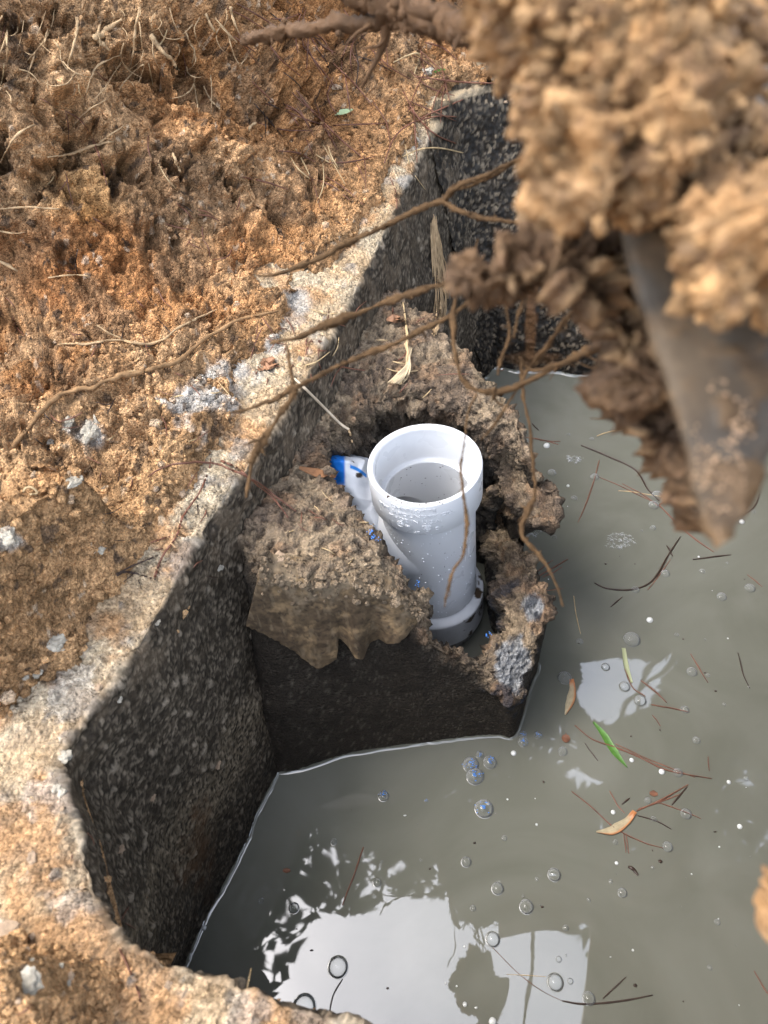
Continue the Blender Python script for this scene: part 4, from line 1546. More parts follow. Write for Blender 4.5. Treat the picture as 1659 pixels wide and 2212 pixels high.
# mud packed on the bucket
out_main = [(1075, -90), (1085, -40), (1120, 50), (1160, 140), (1175, 210), (1195, 280), (1215, 340), (1230, 390), (1262, 415), (1310, 425), (1380, 440), (1450, 440), (1520, 440), (1575, 440), (1560, 350), (1530, 250), (1560, 120), (1610, 40), (1640, -60), (1500, -110), (1250, -110)]
G, ai, bi, f_ = blob(out_main, .335, .05, 280, 160, 441, (.0075, 48, .0034, 120))
link('mud', raw_mesh('mud', G.reshape(-1, 3), grid_faces(280, 160, True), mud_col(G, ai, bi, f_).reshape(-1, 3)), M['mud'], BUCKET)
crumbs_on(G, 2600, .0006, M['mud'], BUCKET, 5)
for k, (ol, dd, th_, lp) in enumerate([
        ([(1515, 430), (1560, 400), (1640, 400), (1740, 420), (1780, 560), (1700, 620), (1660, 655), (1610, 650), (1565, 635), (1535, 590), (1518, 520)], .292, .028, (.0065, 60, .003, 130)),
        ([(1525, 570), (1560, 550), (1600, 575), (1615, 630), (1590, 665), (1555, 660), (1528, 630)], .278, .014, (.004, 80, .002, 150)),
        ([(1600, 270), (1640, 255), (1720, 260), (1720, 390), (1660, 400), (1600, 380), (1560, 390), (1540, 340), (1560, 300)], .345, .018, (.005, 70, .0025, 140))]):
    G, ai, bi, f_ = blob(ol, dd, th_, 130, 80, 450 + 9 * k, lp)
    link('mud', raw_mesh('mud', G.reshape(-1, 3), grid_faces(130, 80, True), mud_col(G, ai, bi, f_).reshape(-1, 3)), M['mud'], BUCKET)
    crumbs_on(G, 600, .0006, M['mud'], BUCKET, 15 + k)
G, ai, bi, f_ = blob([(1672, 1950), (1710, 1915), (1790, 1900), (1830, 1965), (1790, 2025), (1710, 2000), (1668, 1980)], .36, .014, 130, 80, 477, (.004, 80, .002, 150))
tag(link('mud_clod', raw_mesh('mud_clod', G.reshape(-1, 3), grid_faces(130, 80, True), mud_col(G, ai, bi, f_).reshape(-1, 3)), M['mud']), 'orange clod of mud dangling on a root at the right edge over the water', 'mud clod')
tag(MB().tube(spline(np.array([far(1740, 1950, .36), far(1800, 1700, .37), far(1850, 1200, .40), far(1930, 500, .42), far(2000, -300, .50)]), 60), [.002, .003, .004], 7, seed=3, rough=.2).build('root', M['root_dark']), 'root that carries the orange mud clod at the right edge', 'root')
# wet soil and root mat under the tooth, colour darkened for the underside's shade
for k, (ol, dd, th_, lp) in enumerate([
        ([(1165, 440), (1172, 520), (1215, 560), (1262, 560), (1285, 620), (1300, 700), (1325, 770), (1335, 860), (1370, 915), (1398, 962), (1418, 940), (1430, 975), (1480, 1080), (1512, 1100), (1470, 900), (1420, 760), (1380, 620), (1350, 500), (1280, 440)], .42, .02, (.0055, 60, .003, 140)),
        ([(1045, 585), (1100, 560), (1150, 520), (1200, 505), (1290, 520), (1318, 600), (1300, 660), (1255, 655), (1200, 590), (1150, 600), (1105, 640), (1070, 635)], .385, .014, (.005, 70, .003, 150)),
        ([(985, 600), (1005, 580), (1030, 590), (1060, 598), (1105, 592), (1100, 615), (1060, 628), (1012, 636), (985, 630)], .392, .008, (.0035, 90, .0025, 170))]):
    G, ai, bi, f_ = blob(ol, dd, th_, 220, 80, 480 + 9 * k, lp)
    tag(link('hanging_soil', raw_mesh('hanging_soil', G.reshape(-1, 3), grid_faces(220, 80, True), mud_col(G, ai, bi, f_, (.085, .047, .021), (.042, .022, .010)).reshape(-1, 3)), M['mud']),
        ['dark brown soil and root mat dragging under the bucket tooth, down to a ragged point', 'dark lump of root-bound soil hanging below the mud, left of the tooth', 'small crumbly soil clump strung on the roots above the white tee'][k], 'soil clump')


far, BS = _far, 1.0


def depth_line(pts, n=60):
    """(u, v, distance) control points -> smooth points in space"""
    return spline(np.array([far(u, v, d) for u, v, d in pts]), n)


def root(name, pts, rad, m, label, cat='root', group=None, knots=.25, n=90, sides=8, seed=0, amp=.0):
    pts = [(u, v, d - .02 if d >= .4 else .38 - (.40 - d) * 2.75) for u, v, d in pts]
    p = depth_line(pts, n)
    rgn = np.random.default_rng(seed)
    px_r = np.interp(np.linspace(0, 1, n), np.linspace(0, 1, len(rad)), rad)
    dist = np.interp(np.linspace(0, 1, n), np.linspace(0, 1, len(pts)), [q[2] for q in pts])
    w = px_r * dist / FPX / 2
    w = w * np.clip(1 + knots * 2.2 * fbm(p, 60, 3, seed + 5), .4, 2.2)
    p = p + w[:, None] * .5 * np.stack([fbm(p, 70, 2, seed + 6), fbm(p, 70, 2, seed + 7), fbm(p, 70, 2, seed + 8)], 1) * (1 + amp)
    w = w * .72
    mb = MB().tube(p, w, sides, seed=seed, rough=.26)
    for j in range(int(n / 7)):                   # broken rootlets and crusts along it
        i = int(rgn.integers(3, n - 3))
        L = rgn.uniform(.6, 3.2) * max(w[i] * 2, .0015)
        dirn = rgn.normal(0, 1, 3) + np.array([0, 0, -.5])
        dirn /= np.linalg.norm(dirn)
        q_ = spline(np.array([p[i], p[i] + dirn * L * .5 + rgn.normal(0, .15, 3) * L, p[i] + dirn * L]), 6)
        mb.tube(q_, [w[i] * .5, w[i] * .3, w[i] * .12], 5, seed=j, rough=.2)
    for j in range(int(n / 4)):
        i = int(rgn.integers(2, n - 2))
        V = ICO1[0] * w[i] * rgn.uniform(.35, .8, (len(ICO1[0]), 1)) + p[i] + rgn.normal(0, .6, 3) * w[i]
        mb.add(V, None, ICO1[1])
    return tag(mb.build(name, m), label, cat, group)


GR = 'dirt coated roots hanging from the bucket mud'
root('root', [(526, 92, .52), (560, 78, .50), (640, 64, .47), (740, 52, .44), (850, 46, .41), (940, 60, .39), (1010, 75, .37), (1080, 95, .36)], [26, 38, 36, 36, 40, 48, 70], mat('thick_root_bark', (.085, .047, .023), rough=.8, spec=.3, var=[(60, .3)], bumps=[('n', 120, .002)]),
     'thick brown root with a blunt cut end jutting out of the mud at the top', group=GR, knots=.12, sides=12, seed=1)
root('root', [(720, -70, .42), (800, -5, .41), (880, 22, .40), (960, 48, .38), (1040, 70, .36)], [70, 74, 66, 62, 70], bpy.data.materials['thick_root_bark'], 'thickest dark root crossing the top edge into the mud', group=GR, knots=.12, sides=12, seed=2)
root('root', [(556, 594, .50), (600, 592, .49), (660, 572, .48), (740, 530, .47), (830, 488, .46), (905, 452, .45), (960, 432, .44), (990, 402, .43), (1060, 374, .42), (1130, 340, .41), (1200, 330, .40)], [7, 13, 15, 17, 17, 18, 22, 15, 13, 12, 12], M['root_dark'],
     'long brown root forking in front of the dark side wall, highest of the hanging ones', group=GR, seed=3)
root('root', [(955, 436, .44), (1000, 458, .43), (1060, 472, .42), (1150, 482, .41), (1220, 490, .40)], [18, 15, 13, 12, 14], M['root_dark'], 'short lower fork of the highest hanging root', group=GR, seed=4)
root('root', [(985, 410, .44), (1040, 392, .43), (1110, 350, .42), (1180, 300, .41)], [10, 8, 8, 8], M['root_dark'], 'faint thin root rising from the fork of the highest hanging root', group=GR, seed=24)
root('root', [(585, 742, .45), (640, 728, .44), (700, 705, .43), (770, 678, .43), (840, 650, .42), (905, 628, .41), (985, 606, .40), (1060, 598, .39), (1150, 560, .385), (1250, 520, .37)], [8, 15, 18, 18, 20, 24, 32, 34, 30, 30], M['root_dark'],
     'crusty brown root running from the soil clump out over the dark wall', group=GR, knots=.45, seed=5)
root('root', [(496, 893, .46), (560, 876, .45), (640, 838, .44), (700, 806, .435), (770, 774, .43), (860, 738, .42), (930, 705, .41), (985, 672, .40), (1060, 625, .39)], [5, 12, 15, 14, 14, 15, 13, 14, 18], M['root_dark'], 'long drooping brown root crossing over the pale rim, with a pointed grey end', group=GR, knots=.35, seed=6)
root('root', [(620, 748, .44), (628, 800, .44), (632, 850, .44), (598, 905, .445), (572, 950, .445), (548, 985, .45), (536, 1040, .45), (533, 1075, .45)], [10, 13, 16, 14, 14, 20, 13, 5], M['root_dark'], 'kinked root hanging down over the pale rim from the drooping root', group=GR, knots=.45, seed=7)
root('root', [(985, 640, .40), (978, 700, .40), (985, 770, .40), (1000, 822, .40), (1040, 845, .40), (1090, 842, .40), (1150, 818, .395), (1210, 788, .39), (1290, 745, .375)], [16, 15, 12, 16, 17, 14, 16, 20, 22], M['root_dark'], 'root hanging in a wide U before the far corner of the water', group=GR, knots=.45, seed=8)
root('root', [(1125, 780, .42), (1132, 860, .42), (1146, 930, .42), (1152, 1010, .42), (1155, 1070, .42), (1132, 1120, .42), (1130, 1160, .42), (1170, 1205, .42), (1200, 1260, .42), (1218, 1310, .42)], [9, 11, 10, 9, 10, 14, 16, 10, 8, 4], M['root_dark'], 'thin root dangling straight down past the ragged concrete flap', group=GR, knots=.3, seed=9)
root('root', [(1030, 850, .40), (1012, 890, .40), (1004, 950, .40), (996, 1020, .40), (1004, 1090, .40), (1008, 1150, .40), (1000, 1200, .40), (980, 1230, .40), (966, 1280, .40), (960, 1312, .40)], [8, 7, 7, 7, 9, 11, 11, 12, 10, 4], M['root_dark'], 'thin wavy brown root hanging across the front of the white tee', group=GR, knots=.3, seed=10)
root('root', [(1085, 600, .39), (1092, 660, .39), (1100, 720, .39), (1082, 780, .39), (1076, 810, .39)], [18, 14, 13, 10, 5], M['root_dark'], 'short shaggy rootlet hanging below the small soil clump', group=GR, knots=.5, seed=11)
root('root', [(1150, 560, .385), (1140, 620, .39), (1120, 680, .39), (1110, 730, .39)], [20, 14, 12, 5], M['root_dark'], 'stubby rootlet hanging from the left dark lump of soil', group=GR, knots=.5, seed=12)
root('root', [(1255, 650, .37), (1215, 700, .38), (1180, 750, .39), (1140, 800, .40), (1105, 860, .40), (1065, 922, .40), (1040, 950, .40)], [14, 12, 10, 10, 12, 12, 4], M['root_dark'], 'root slanting down left from the tooth over the ragged concrete', group=GR, knots=.35, seed=13)
root('root', [(1320, 735, .36), (1270, 760, .375), (1200, 790, .38), (1150, 800, .39), (1120, 770, .39)], [18, 15, 12, 9, 5], M['root_dark'], 'small curled root beside the bottom of the U-shaped root', group=GR, knots=.4, seed=14)
root('root', [(975, 640, .40), (1010, 600, .395), (1030, 560, .39)], [16, 26, 10], M['root_dark'], 'stub standing up from the small soil clump', group=GR, knots=.5, seed=15)
# fine hairs on the root mat
GH = 'fine hair roots bristling from the hanging soil'
for k in range(26):
    u0, v0 = random.choice([(1300, 700), (1320, 780), (1340, 870), (1400, 960), (1450, 1000), (1230, 560), (1190, 600), (1120, 600), (1280, 640)])
    u0 += random.uniform(-18, 18)
    v0 += random.uniform(-18, 18)
    L = random.uniform(25, 70)
    a = random.uniform(.2, 1.4) * math.pi / 2 + math.pi / 4
    tag(MB().tube(depth_line([(u0, v0, .37), (u0 + L * .5 * math.cos(a), v0 + L * .5 * math.sin(a), .372), (u0 + L * math.cos(a + .4), v0 + L * math.sin(a + .4), .375)], 12), np.array([5, 4, 2]) * .37 / FPX / 2, 5).build('hair_root', M['root_dark']),
        'fine hair root bristling from the dark soil under the bucket tooth', 'root', GH)

# ------------------------------------------------------------------ roots and litter in the soil bank


def surf_path(pts, n=40, lift=.002, arch=0.0, smooth=10):
    uv = spline(np.array(pts, float), n)
    P_ = []
    N__ = []
    for u, v in uv:
        p, nn = hit(min(max(u, 1), 1657), min(max(v, 1), 2210))
        if u < 1 or u > 1657 or v < 1:
            d = proj(p)[2]
            p = far(u, v, d)
        P_.append(p)
        N__.append(nn)
    P_, N__ = np.array(P_), np.array(N__)
    dist = proj(P_)[2]
    for _ in range(smooth):
        dist = np.concatenate([dist[:1], (dist[:-2] + 2 * dist[1:-1] + dist[2:]) / 4, dist[-1:]])
    low = np.minimum(dist, proj(P_)[2] + .003)
    s = np.linspace(0, 1, n)
    low = low - lift - arch * np.sin(np.pi * s)
    return np.array([far(u, v, dd) for (u, v), dd in zip(uv, low)]), low


def strand(name, pts, rad, m, label, cat, group=None, n=40, lift=.002, arch=0.0, sides=6, knots=0.0, seed=0):
    p, dist = surf_path(pts, n, lift, arch)
    w = np.interp(np.linspace(0, 1, n), np.linspace(0, 1, len(rad)), rad) * dist / FPX / 2
    if knots:
        w = w * np.clip(1 + knots * 2 * fbm(p, 90, 2, seed), .5, 1.8)
        p = p + (w * .8)[:, None] * np.stack([perlin(p, 80, seed + 1), perlin(p, 80, seed + 2), perlin(p, 80, seed + 3)], 1)
    return tag(MB().tube(p, w, sides, seed=seed, rough=.08 if knots else 0).build(name, m), label, cat, group)


GB = 'roots sticking out of the soil bank'
BANKROOTS = [
    ([(203, 82), (222, 72), (240, 58), (264, 42)], [12, 12, 10, 7], 'stout pale root stub lying across the upper bank, with a forked base'),
    ([(205, 84), (214, 62), (217, 48)], [8, 6, 3], 'short pale prong rising from the stout root stub'),
    ([(211, 88), (224, 98), (236, 110)], [9, 9, 4], 'thick pale broken root end below the stout stub'),
    ([(167, 35), (166, 70), (158, 100), (150, 128), (146, 150)], [7, 7, 6, 5, 3], 'pale root hanging down left of the stout root stub'),
    ([(185, 202), (205, 150), (232, 130), (262, 118)], [3, 4, 4, 2], 'thin pale root arching below the stout root stub'),
    ([(300, 15), (293, 60), (288, 110), (280, 150)], [6, 6, 5, 3], 'pale hanging root below the dark topsoil edge'),
    ([(325, 75), (350, 110), (370, 130), (385, 152)], [9, 10, 9, 5], 'soil crusted root slanting down the middle of the upper bank'),
    ([(400, 65), (410, 95), (420, 110), (415, 140)], [3, 4, 4, 2], 'thin curled root near the top middle of the bank'),
    ([(498, 15), (505, 45), (518, 75)], [7, 6, 3], 'tan root end hanging near the blunt end of the thick root'),
    ([(465, 40), (490, 68), (512, 92)], [4, 4, 3], 'straight tan root pointing down right at the top of the bank'),
    ([(445, 32), (455, 55), (466, 72)], [6, 7, 4], 'stubby grey root beside the straight tan root'),
    ([(75, 118), (64, 150), (56, 175)], [3, 3, 2], 'fine pale root hanging in the upper left of the bank'),
    ([(0, 352), (22, 310), (45, 285), (75, 270)], [3, 4, 5, 3], 'fine root curving along the left edge of the bank'),
    ([(102, 340), (140, 335), (180, 322), (215, 312), (245, 305)], [3, 5, 7, 6, 3], 'tan forked root lying level across the left of the bank'),
    ([(215, 312), (240, 290), (268, 270)], [5, 4, 2], 'thin upper fork of the tan level root'),
    ([(200, 300), (208, 320), (222, 362), (230, 400)], [4, 5, 4, 3], 'dark red twig crossing the tan level root'),
    ([(0, 451), (60, 448), (128, 452)], [4, 5, 3], 'straight tan root lying level at the left edge'),
    ([(0, 500), (30, 504), (55, 502)], [4, 4, 2], 'short brown root at the left edge below the level root'),
    ([(0, 565), (20, 575), (38, 586)], [5, 6, 5], 'tan twig poking in from the left edge over red soil'),
    ([(105, 600), (150, 594), (192, 596)], [3, 4, 2], 'thin orange root half buried in red soil'),
    ([(160, 268), (195, 235), (232, 215)], [3, 4, 2], 'fine pale root near the middle left of the bank'),
    ([(255, 195), (275, 170), (310, 140), (300, 178)], [3, 3, 3, 2], 'hair thin root looping in the upper bank'),
    ([(440, 185), (455, 215), (475, 235)], [3, 4, 3], 'pale grass root beside the dark cavity'),
    ([(375, 332), (382, 355), (390, 372)], [5, 6, 4], 'short stiff straw stub standing in the middle of the bank'),
    ([(536, 283), (542, 272), (552, 266)], [6, 7, 4], 'pale broken root tip poking from the slope'),
    ([(500, 540), (490, 555), (460, 562)], [3, 3, 2], 'dark thin twig leaning across the foot of the cracked clods'),
    ([(210, 703), (240, 722), (278, 736)], [4, 4, 2], 'straw coloured root lying on the ledge'),
    ([(60, 130), (90, 95), (110, 60), (118, 20)], [2, 3, 3, 2], 'thin vertical root in the dark topsoil at the upper left'),
    ([(265, 130), (245, 160), (226, 190), (205, 215)], [2, 3, 3, 2], 'thin root trailing down left of the hair thin loop'),
]
for k, (pts, rad, lab) in enumerate(BANKROOTS):
    strand('root', pts, rad, M['root'] if 'dark' not in lab.split(' ')[0] else M['needle'], lab, 'root', GB, lift=.004, arch=.006, knots=.3, seed=500 + k)
strand('root', [(28, 968), (60, 925), (110, 868), (160, 842), (200, 838), (235, 820), (300, 805), (380, 780), (420, 750), (460, 720), (520, 690), (600, 672)], [8, 10, 12, 12, 11, 12, 11, 10, 9, 9, 7, 4], mat('ledge_root', (.24, .145, .072), rough=.85, spec=.2, var=[(80, .3)], bumps=[('n', 300, .001)]),
       'long winding brown root lying across the ledge from the left to the pale rim', 'root', None, 140, .003, .002, 8, .25, 600)
strand('root', [(130, 742), (190, 742), (250, 735), (330, 742), (400, 700), (470, 668)], [4, 6, 6, 6, 5, 3], M['root'], 'thin tan root lying on the ledge above the long winding root', 'root', None, 80, .003, .003, 6, .25, 610)
strand('twig', [(320, 1030), (350, 1010), (400, 1000), (455, 1000), (510, 1018), (560, 1045), (600, 1075), (640, 1105)], [3, 4, 5, 5, 5, 5, 4, 3], M['needle'], 'long thin arched twig bridging the pale rim and the dark wall', 'twig', None, 80, .004, .02, 6, .1, 620)
strand('twig', [(478, 996), (515, 1012), (552, 1045), (590, 1075), (622, 1118)], [5, 5, 4, 4, 3], M['needle_red'], 'red brown twig lying over the rim edge just above the long arched twig', 'twig', None, 50, .004, .01, 6, .1, 621)
strand('twig', [(330, 1260), (350, 1205), (380, 1160), (395, 1115), (430, 1065), (450, 1020), (455, 990)], [6, 5, 5, 5, 4, 4, 2], M['needle_red'], 'long red pine stem lying along the pale rim beside the dark twigs', 'twig', None, 60, .004, .006, 6, .15, 622)
strand('twig', [(252, 1240), (280, 1225), (310, 1212), (340, 1200)], [5, 5, 4, 3], M['needle_dark'], 'black forked twig lying on the pale rim, upper branch', 'twig', None, 40, .003, .003, 6, .2, 623)
strand('twig', [(252, 1244), (270, 1235), (300, 1240), (335, 1252)], [5, 5, 5, 3], M['needle_dark'], 'black forked twig lying on the pale rim, lower branch', 'twig', None, 40, .003, .002, 6, .2, 624)
strand('twig', [(325, 1172), (345, 1165), (372, 1158)], [3, 4, 3], M['needle_red'], 'short dark red twig above the black forked twig', 'twig', None, 30, .003, .002, 6, .1, 625)
strand('straw', [(632, 814), (660, 840), (700, 880), (735, 915), (754, 928)], [5, 6, 6, 6, 6], mat('bleached_straw', (.55, .45, .33), rough=.5, spec=.4), 'bleached broken straw leaning from the rim down to the dark hole', 'straw', None, 50, .008, .01, 6)
strand('straw', [(752, 925), (757, 940), (762, 960)], [5, 6, 4], M['root'], 'short bent end of straw hanging into the dark hole', 'straw', None, 20, .008, .002, 6)
strand('twig', [(865, 830), (878, 790), (880, 740), (876, 690), (870, 650)], [4, 5, 7, 5, 3], M['needle_tan'], 'tan grass stem lying across the top of the broken concrete', 'twig', None, 50, .004, .006, 6, .1, 626)
# bleached feathery husk at the foot of that stem
mbh = MB()
for k in range(9):
    o_ = k * 4
    p, dist = surf_path([(880 + .5 * o_ - 6, 742 + 1.2 * k), (886 - .6 * o_ * .3, 785), (880 - .9 * o_, 815), (866 - 1.6 * o_ * .55, 830 - .4 * k)], 24, .004, .006)
    mbh.tube(p, np.array([.0006, .0012, .0012, .0006]), 5)
tag(mbh.build('grass_husk', mat('bleached_husk', (.55, .43, .27), rough=.6, spec=.3)), 'frayed pale grass husk lying on the broken concrete behind the white tee', 'husk')
# tufts of grey root hair down the far inside corner
for k, (pts, rad) in enumerate([([(938, 470), (944, 530), (955, 590), (965, 640)], [4, 9, 12, 3]), ([(945, 600), (952, 640), (948, 690), (938, 720)], [6, 11, 9, 3]), ([(936, 480), (936, 540), (940, 600)], [3, 6, 3])]):
    mbh = MB()
    for j in range(14):
        dx = random.gauss(0, 1)
        p, dist = surf_path([(u + dx * r * .9 + random.gauss(0, 1.5), v + random.gauss(0, 4)) for (u, v), r in zip(pts, rad)], 24, .006, .004)
        mbh.tube(p, np.array([.0006, .0011, .0006]), 4)
    tag(mbh.build('root_tuft', M['root']), ['long grey tuft of root hair hanging in the far corner of the tank', 'lower frayed tuft of root hair in the far corner', 'thin wisp of root hair high in the far corner'][k], 'root hair')

# pine needles strewn over the slope and the rim
SOIL_MARKS = [(742, 245, 'the pale green leaf on the slope'), (925, 153, 'the small white chip on the slope'), (240, 60, 'the stout pale root stub'), (385, 130, 'the soil crusted root'), (510, 470, 'the dark cavity at the foot of the bank'),
              (130, 570, 'the patch of red soil'), (640, 600, 'the dark crevice at the rim'), (198, 930, 'the grey concrete lump'), (455, 850, 'the pale concrete patch'), (124, 1388, 'the largest pale chip'), (585, 790, 'the pinkish dead leaf'),
              (540, 90, 'the blunt end of the thick root'), (180, 320, 'the tan level root'), (60, 450, 'the straight root at the edge'), (300, 805, 'the long winding root'), (130, 1010, 'the raised soil block'), (300, 1230, 'the black forked twig'),
              (400, 1090, 'the red pine stem'), (640, 650, 'the upper pale patch of the rim'), (980, 230, 'the far inside corner'), (870, 790, 'the pale grass husk'), (852, 690, 'the reddish leaf fragment'), (760, 900, 'the mouth of the dark hole'),
              (690, 1020, 'the rust coloured bark flake'), (806, 1160, 'the blue flecks'), (620, 1200, 'the top of the dried sheet'), (140, 1640, 'the white stone at the rim bend'), (60, 2120, 'the large pale stone'), (290, 2130, 'the curved red stem'),
              (500, 2130, 'the near edge of the concrete'), (70, 1855, 'the round grey pebble'), (980, 810, 'the outer edge of the broken concrete'), (830, 400, 'the arched red needle'), (155, 95, 'the pale root beside the stout stub'), (288, 80, 'the pale root below the topsoil edge'), (62, 150, 'the fine root in the upper bank'), (88, 90, 'the thin upright root'), (30, 40, 'the upper corner of the bank'), (425, 105, 'the thin curled root'), (245, 175, 'the trailing thin root'), (490, 60, 'the straight tan root'), (25, 310, 'the curving fine root'), (900, 60, 'the thick root crossing the slope'), (760, 120, 'the needle strewn upper slope'), (640, 300, 'the long dark red needle')]
WATER_MARKS = [(1320, 1610, 'the green leaf'), (1236, 1500, 'the upright winged seed'), (1335, 1780, 'the crossed needles'), (1360, 1260, 'the bow shaped needle'), (1337, 1168, 'the oval foam patch'), (1175, 1100, 'the ragged concrete flap'),
               (1160, 1330, 'the grey fracture'), (1560, 1200, 'the tooth tip'), (730, 2090, 'the biggest bubble'), (1368, 1880, 'the dark bark scrap'), (1045, 1747, 'the starred bubble'), (1020, 1650, 'the blue powdered cluster'),
               (1380, 1470, 'the grey reflection'), (1240, 993, 'the small foam patch'), (1130, 900, 'the far concrete edge'), (1410, 2160, 'the long dark twig'), (920, 2050, 'the bright reflection'), (1500, 1100, 'the orange red needle'), (770, 1890, 'the upright red needle'),
               (620, 1780, 'the dark side wall'), (860, 1660, 'the baffle waterline'), (1600, 1400, 'the dark upright needle'), (1600, 1800, 'the open water at the edge'), (1500, 1640, 'the end of the long brown stem'), (1500, 1950, 'the smooth dark water'), (1250, 1890, 'the small square sky patch'), (1270, 1700, 'the upper sky patch'), (1080, 790, 'the far corner of the water')]


def where(u, v, marks):
    d = [math.hypot(u - m[0], v - m[1]) for m in marks]
    k = int(np.argmin(d))
    m = marks[k]
    du, dv = u - m[0], v - m[1]
    side = ('above' if dv < 0 else 'below') if abs(dv) > abs(du) else ('left of' if du < 0 else 'right of')
    return ('close ' if d[k] < 38 else 'well ' if d[k] > 95 else '') + side + ' ' + m[2]


NEED = ['needle', 'needle_red', 'needle_tan', 'needle_dark']


def scatter_needles(n, box, ang, spread, length, mats, label, group, arch=.003, thick=(2.6, 4.2), seed=0):
    r = random.Random(seed)
    for k in range(n):
        u, v = r.uniform(box[0], box[2]), r.uniform(box[1], box[3])
        p, nn = hit(u, v)
        pu, pv, _d = proj(p)
        if abs(pu - u) + abs(pv - v) > 14 or (p[2] < .25):
            continue
        a = R(r.gauss(ang, spread))
        L = r.uniform(*length)
        bend = r.uniform(-.22, .22)
        pts = [(u - L / 2 * math.cos(a), v - L / 2 * math.sin(a)), (u - L * bend * math.sin(a) * .5, v + L * bend * math.cos(a) * .5), (u + L / 2 * math.cos(a), v + L / 2 * math.sin(a))]
        mm = r.choice(mats)
        adj = {'needle': 'brown', 'needle_red': 'reddish', 'needle_tan': 'straw coloured', 'needle_dark': 'blackish'}[mm]
        w = r.uniform(*thick)
        strand('pine_needle', pts, [w * .6, w, w * .5], M[mm], ('short ' if L < 32 else 'long ' if L > 80 else '') + adj + ' pine needle ' + where(u, v, SOIL_MARKS), 'pine needle', group, 14, .003, arch, 4)


GR2 = 'fine root hairs hanging from the topsoil'
r_ = random.Random(77)
for k in range(46):
    u, v = r_.uniform(0, 540), abs(r_.gauss(0, 95)) + 6
    L = r_.uniform(22, 85)
    a = R(r_.gauss(95, 32))
    b2_ = r_.uniform(-.5, .5)
    pts = [(u, v), (u + L * .35 * math.cos(a), v + L * .35 * math.sin(a)), (u + L * .7 * math.cos(a + b2_), v + L * .7 * math.sin(a + b2_)), (u + L * math.cos(a + b2_ * 1.8), v + L * math.sin(a + b2_ * 1.8))]
    w = r_.uniform(1.8, 3.8)
    strand('root', pts, [w, w * .9, w * .7, w * .35], M['root'], ('long ' if L > 60 else 'short ' if L < 36 else '') + 'fine pale root hanging ' + where(u, v, SOIL_MARKS), 'root', GR2, 18, .007, .012, 4, .2, 700 + k)
GN = 'pine needles strewn over the soil slope'
scatter_needles(46, (520, 30, 960, 300), 48, 22, (55, 130), ['needle', 'needle_red', 'needle_red', 'needle_dark'], '{} pine needle lying on the upper slope among the tank corner litter', GN, .006, seed=1)
scatter_needles(12, (560, 60, 980, 220), 95, 14, (50, 120), ['needle_red', 'needle'], 'steep {} pine needle standing on the slope above the green leaf', GN, .006, seed=2)
scatter_needles(18, (560, 240, 900, 420), 40, 25, (40, 110), ['needle', 'needle_red', 'needle_tan'], '{} pine needle lying on the slope below the green leaf', GN, .005, seed=3)
scatter_needles(16, (0, 60, 520, 420), 70, 40, (25, 70), ['needle', 'needle_tan', 'needle_tan'], 'small {} needle caught on the steep face of the bank', GN, .004, seed=4)
scatter_needles(20, (20, 430, 560, 720), 20, 50, (25, 60), ['needle', 'needle_red', 'needle_dark'], 'short {} needle lying at the foot of the bank', GN, .003, seed=5)
scatter_needles(26, (20, 720, 520, 1000), 20, 50, (20, 55), ['needle', 'needle_red', 'needle_dark', 'needle_tan'], 'short {} needle lying on the crumbly ledge', GN, .003, seed=6)
scatter_needles(14, (200, 1000, 460, 1300), 110, 50, (18, 45), ['needle', 'needle_red', 'needle_dark'], 'short {} needle lying on the pale dusty rim', GN, .002, seed=7)
scatter_needles(22, (540, 700, 700, 830), 60, 40, (18, 45), ['needle_red', 'needle'], '{} needle in the litter on the rim beside the pale concrete patch', GN, .003, seed=8)
scatter_needles(22, (640, 660, 1040, 860), 130, 40, (25, 80), ['needle_red', 'needle', 'needle_tan'], '{} needle lying on the crumbly top of the broken concrete', GN, .003, seed=9)
scatter_needles(14, (560, 1060, 860, 1220), 60, 50, (14, 36), ['needle', 'needle_tan'], 'tiny {} straw bit on the broken concrete before the tee', GN, .002, seed=10)
scatter_needles(10, (30, 1700, 560, 2190), 60, 60, (20, 50), ['needle_red', 'needle_tan'], 'small {} needle lying on the near concrete rim', GN, .002, seed=11)
strand('pine_needle', [(258, 2050), (275, 2085), (290, 2120), (303, 2160), (300, 2211)], [4, 5, 5, 5, 4], M['needle_red'], 'long curved red pine stem lying on the near concrete rim', 'twig', None, 40, .003, .004, 5)
for k, (pts, lab) in enumerate([
        ([(640, 195), (670, 235), (700, 265), (735, 300), (780, 338)], 'long dark red needle slanting through the middle of the slope'),
        ([(880, 230), (905, 255), (930, 245), (1000, 215)], 'red needle bent into a hook at the far rim corner'),
        ([(830, 352), (850, 300), (885, 268), (940, 252), (985, 252)], 'long arched red needle on the rim by the far corner'),
        ([(870, 338), (910, 322), (950, 320), (1000, 330)], 'pale tan needle arching over the far rim edge'),
        ([(870, 195), (900, 250), (940, 290), (985, 310)], 'long straight red needle pointing into the far corner'),
        ([(900, 165), (950, 172), (1010, 178), (1085, 180)], 'long level red needle lying behind the far wall'),
        ([(850, 135), (880, 120), (905, 118), (895, 160)], 'curled tan needle near the small white chip')]):
    strand('pine_needle', pts, [2.5, 3.6, 3.6, 2.5], M['needle_tan' if 'tan' in lab else 'needle_red'], lab, 'pine needle', None, 40, .004, .006, 5)

# chips, stones and leaves on the soil


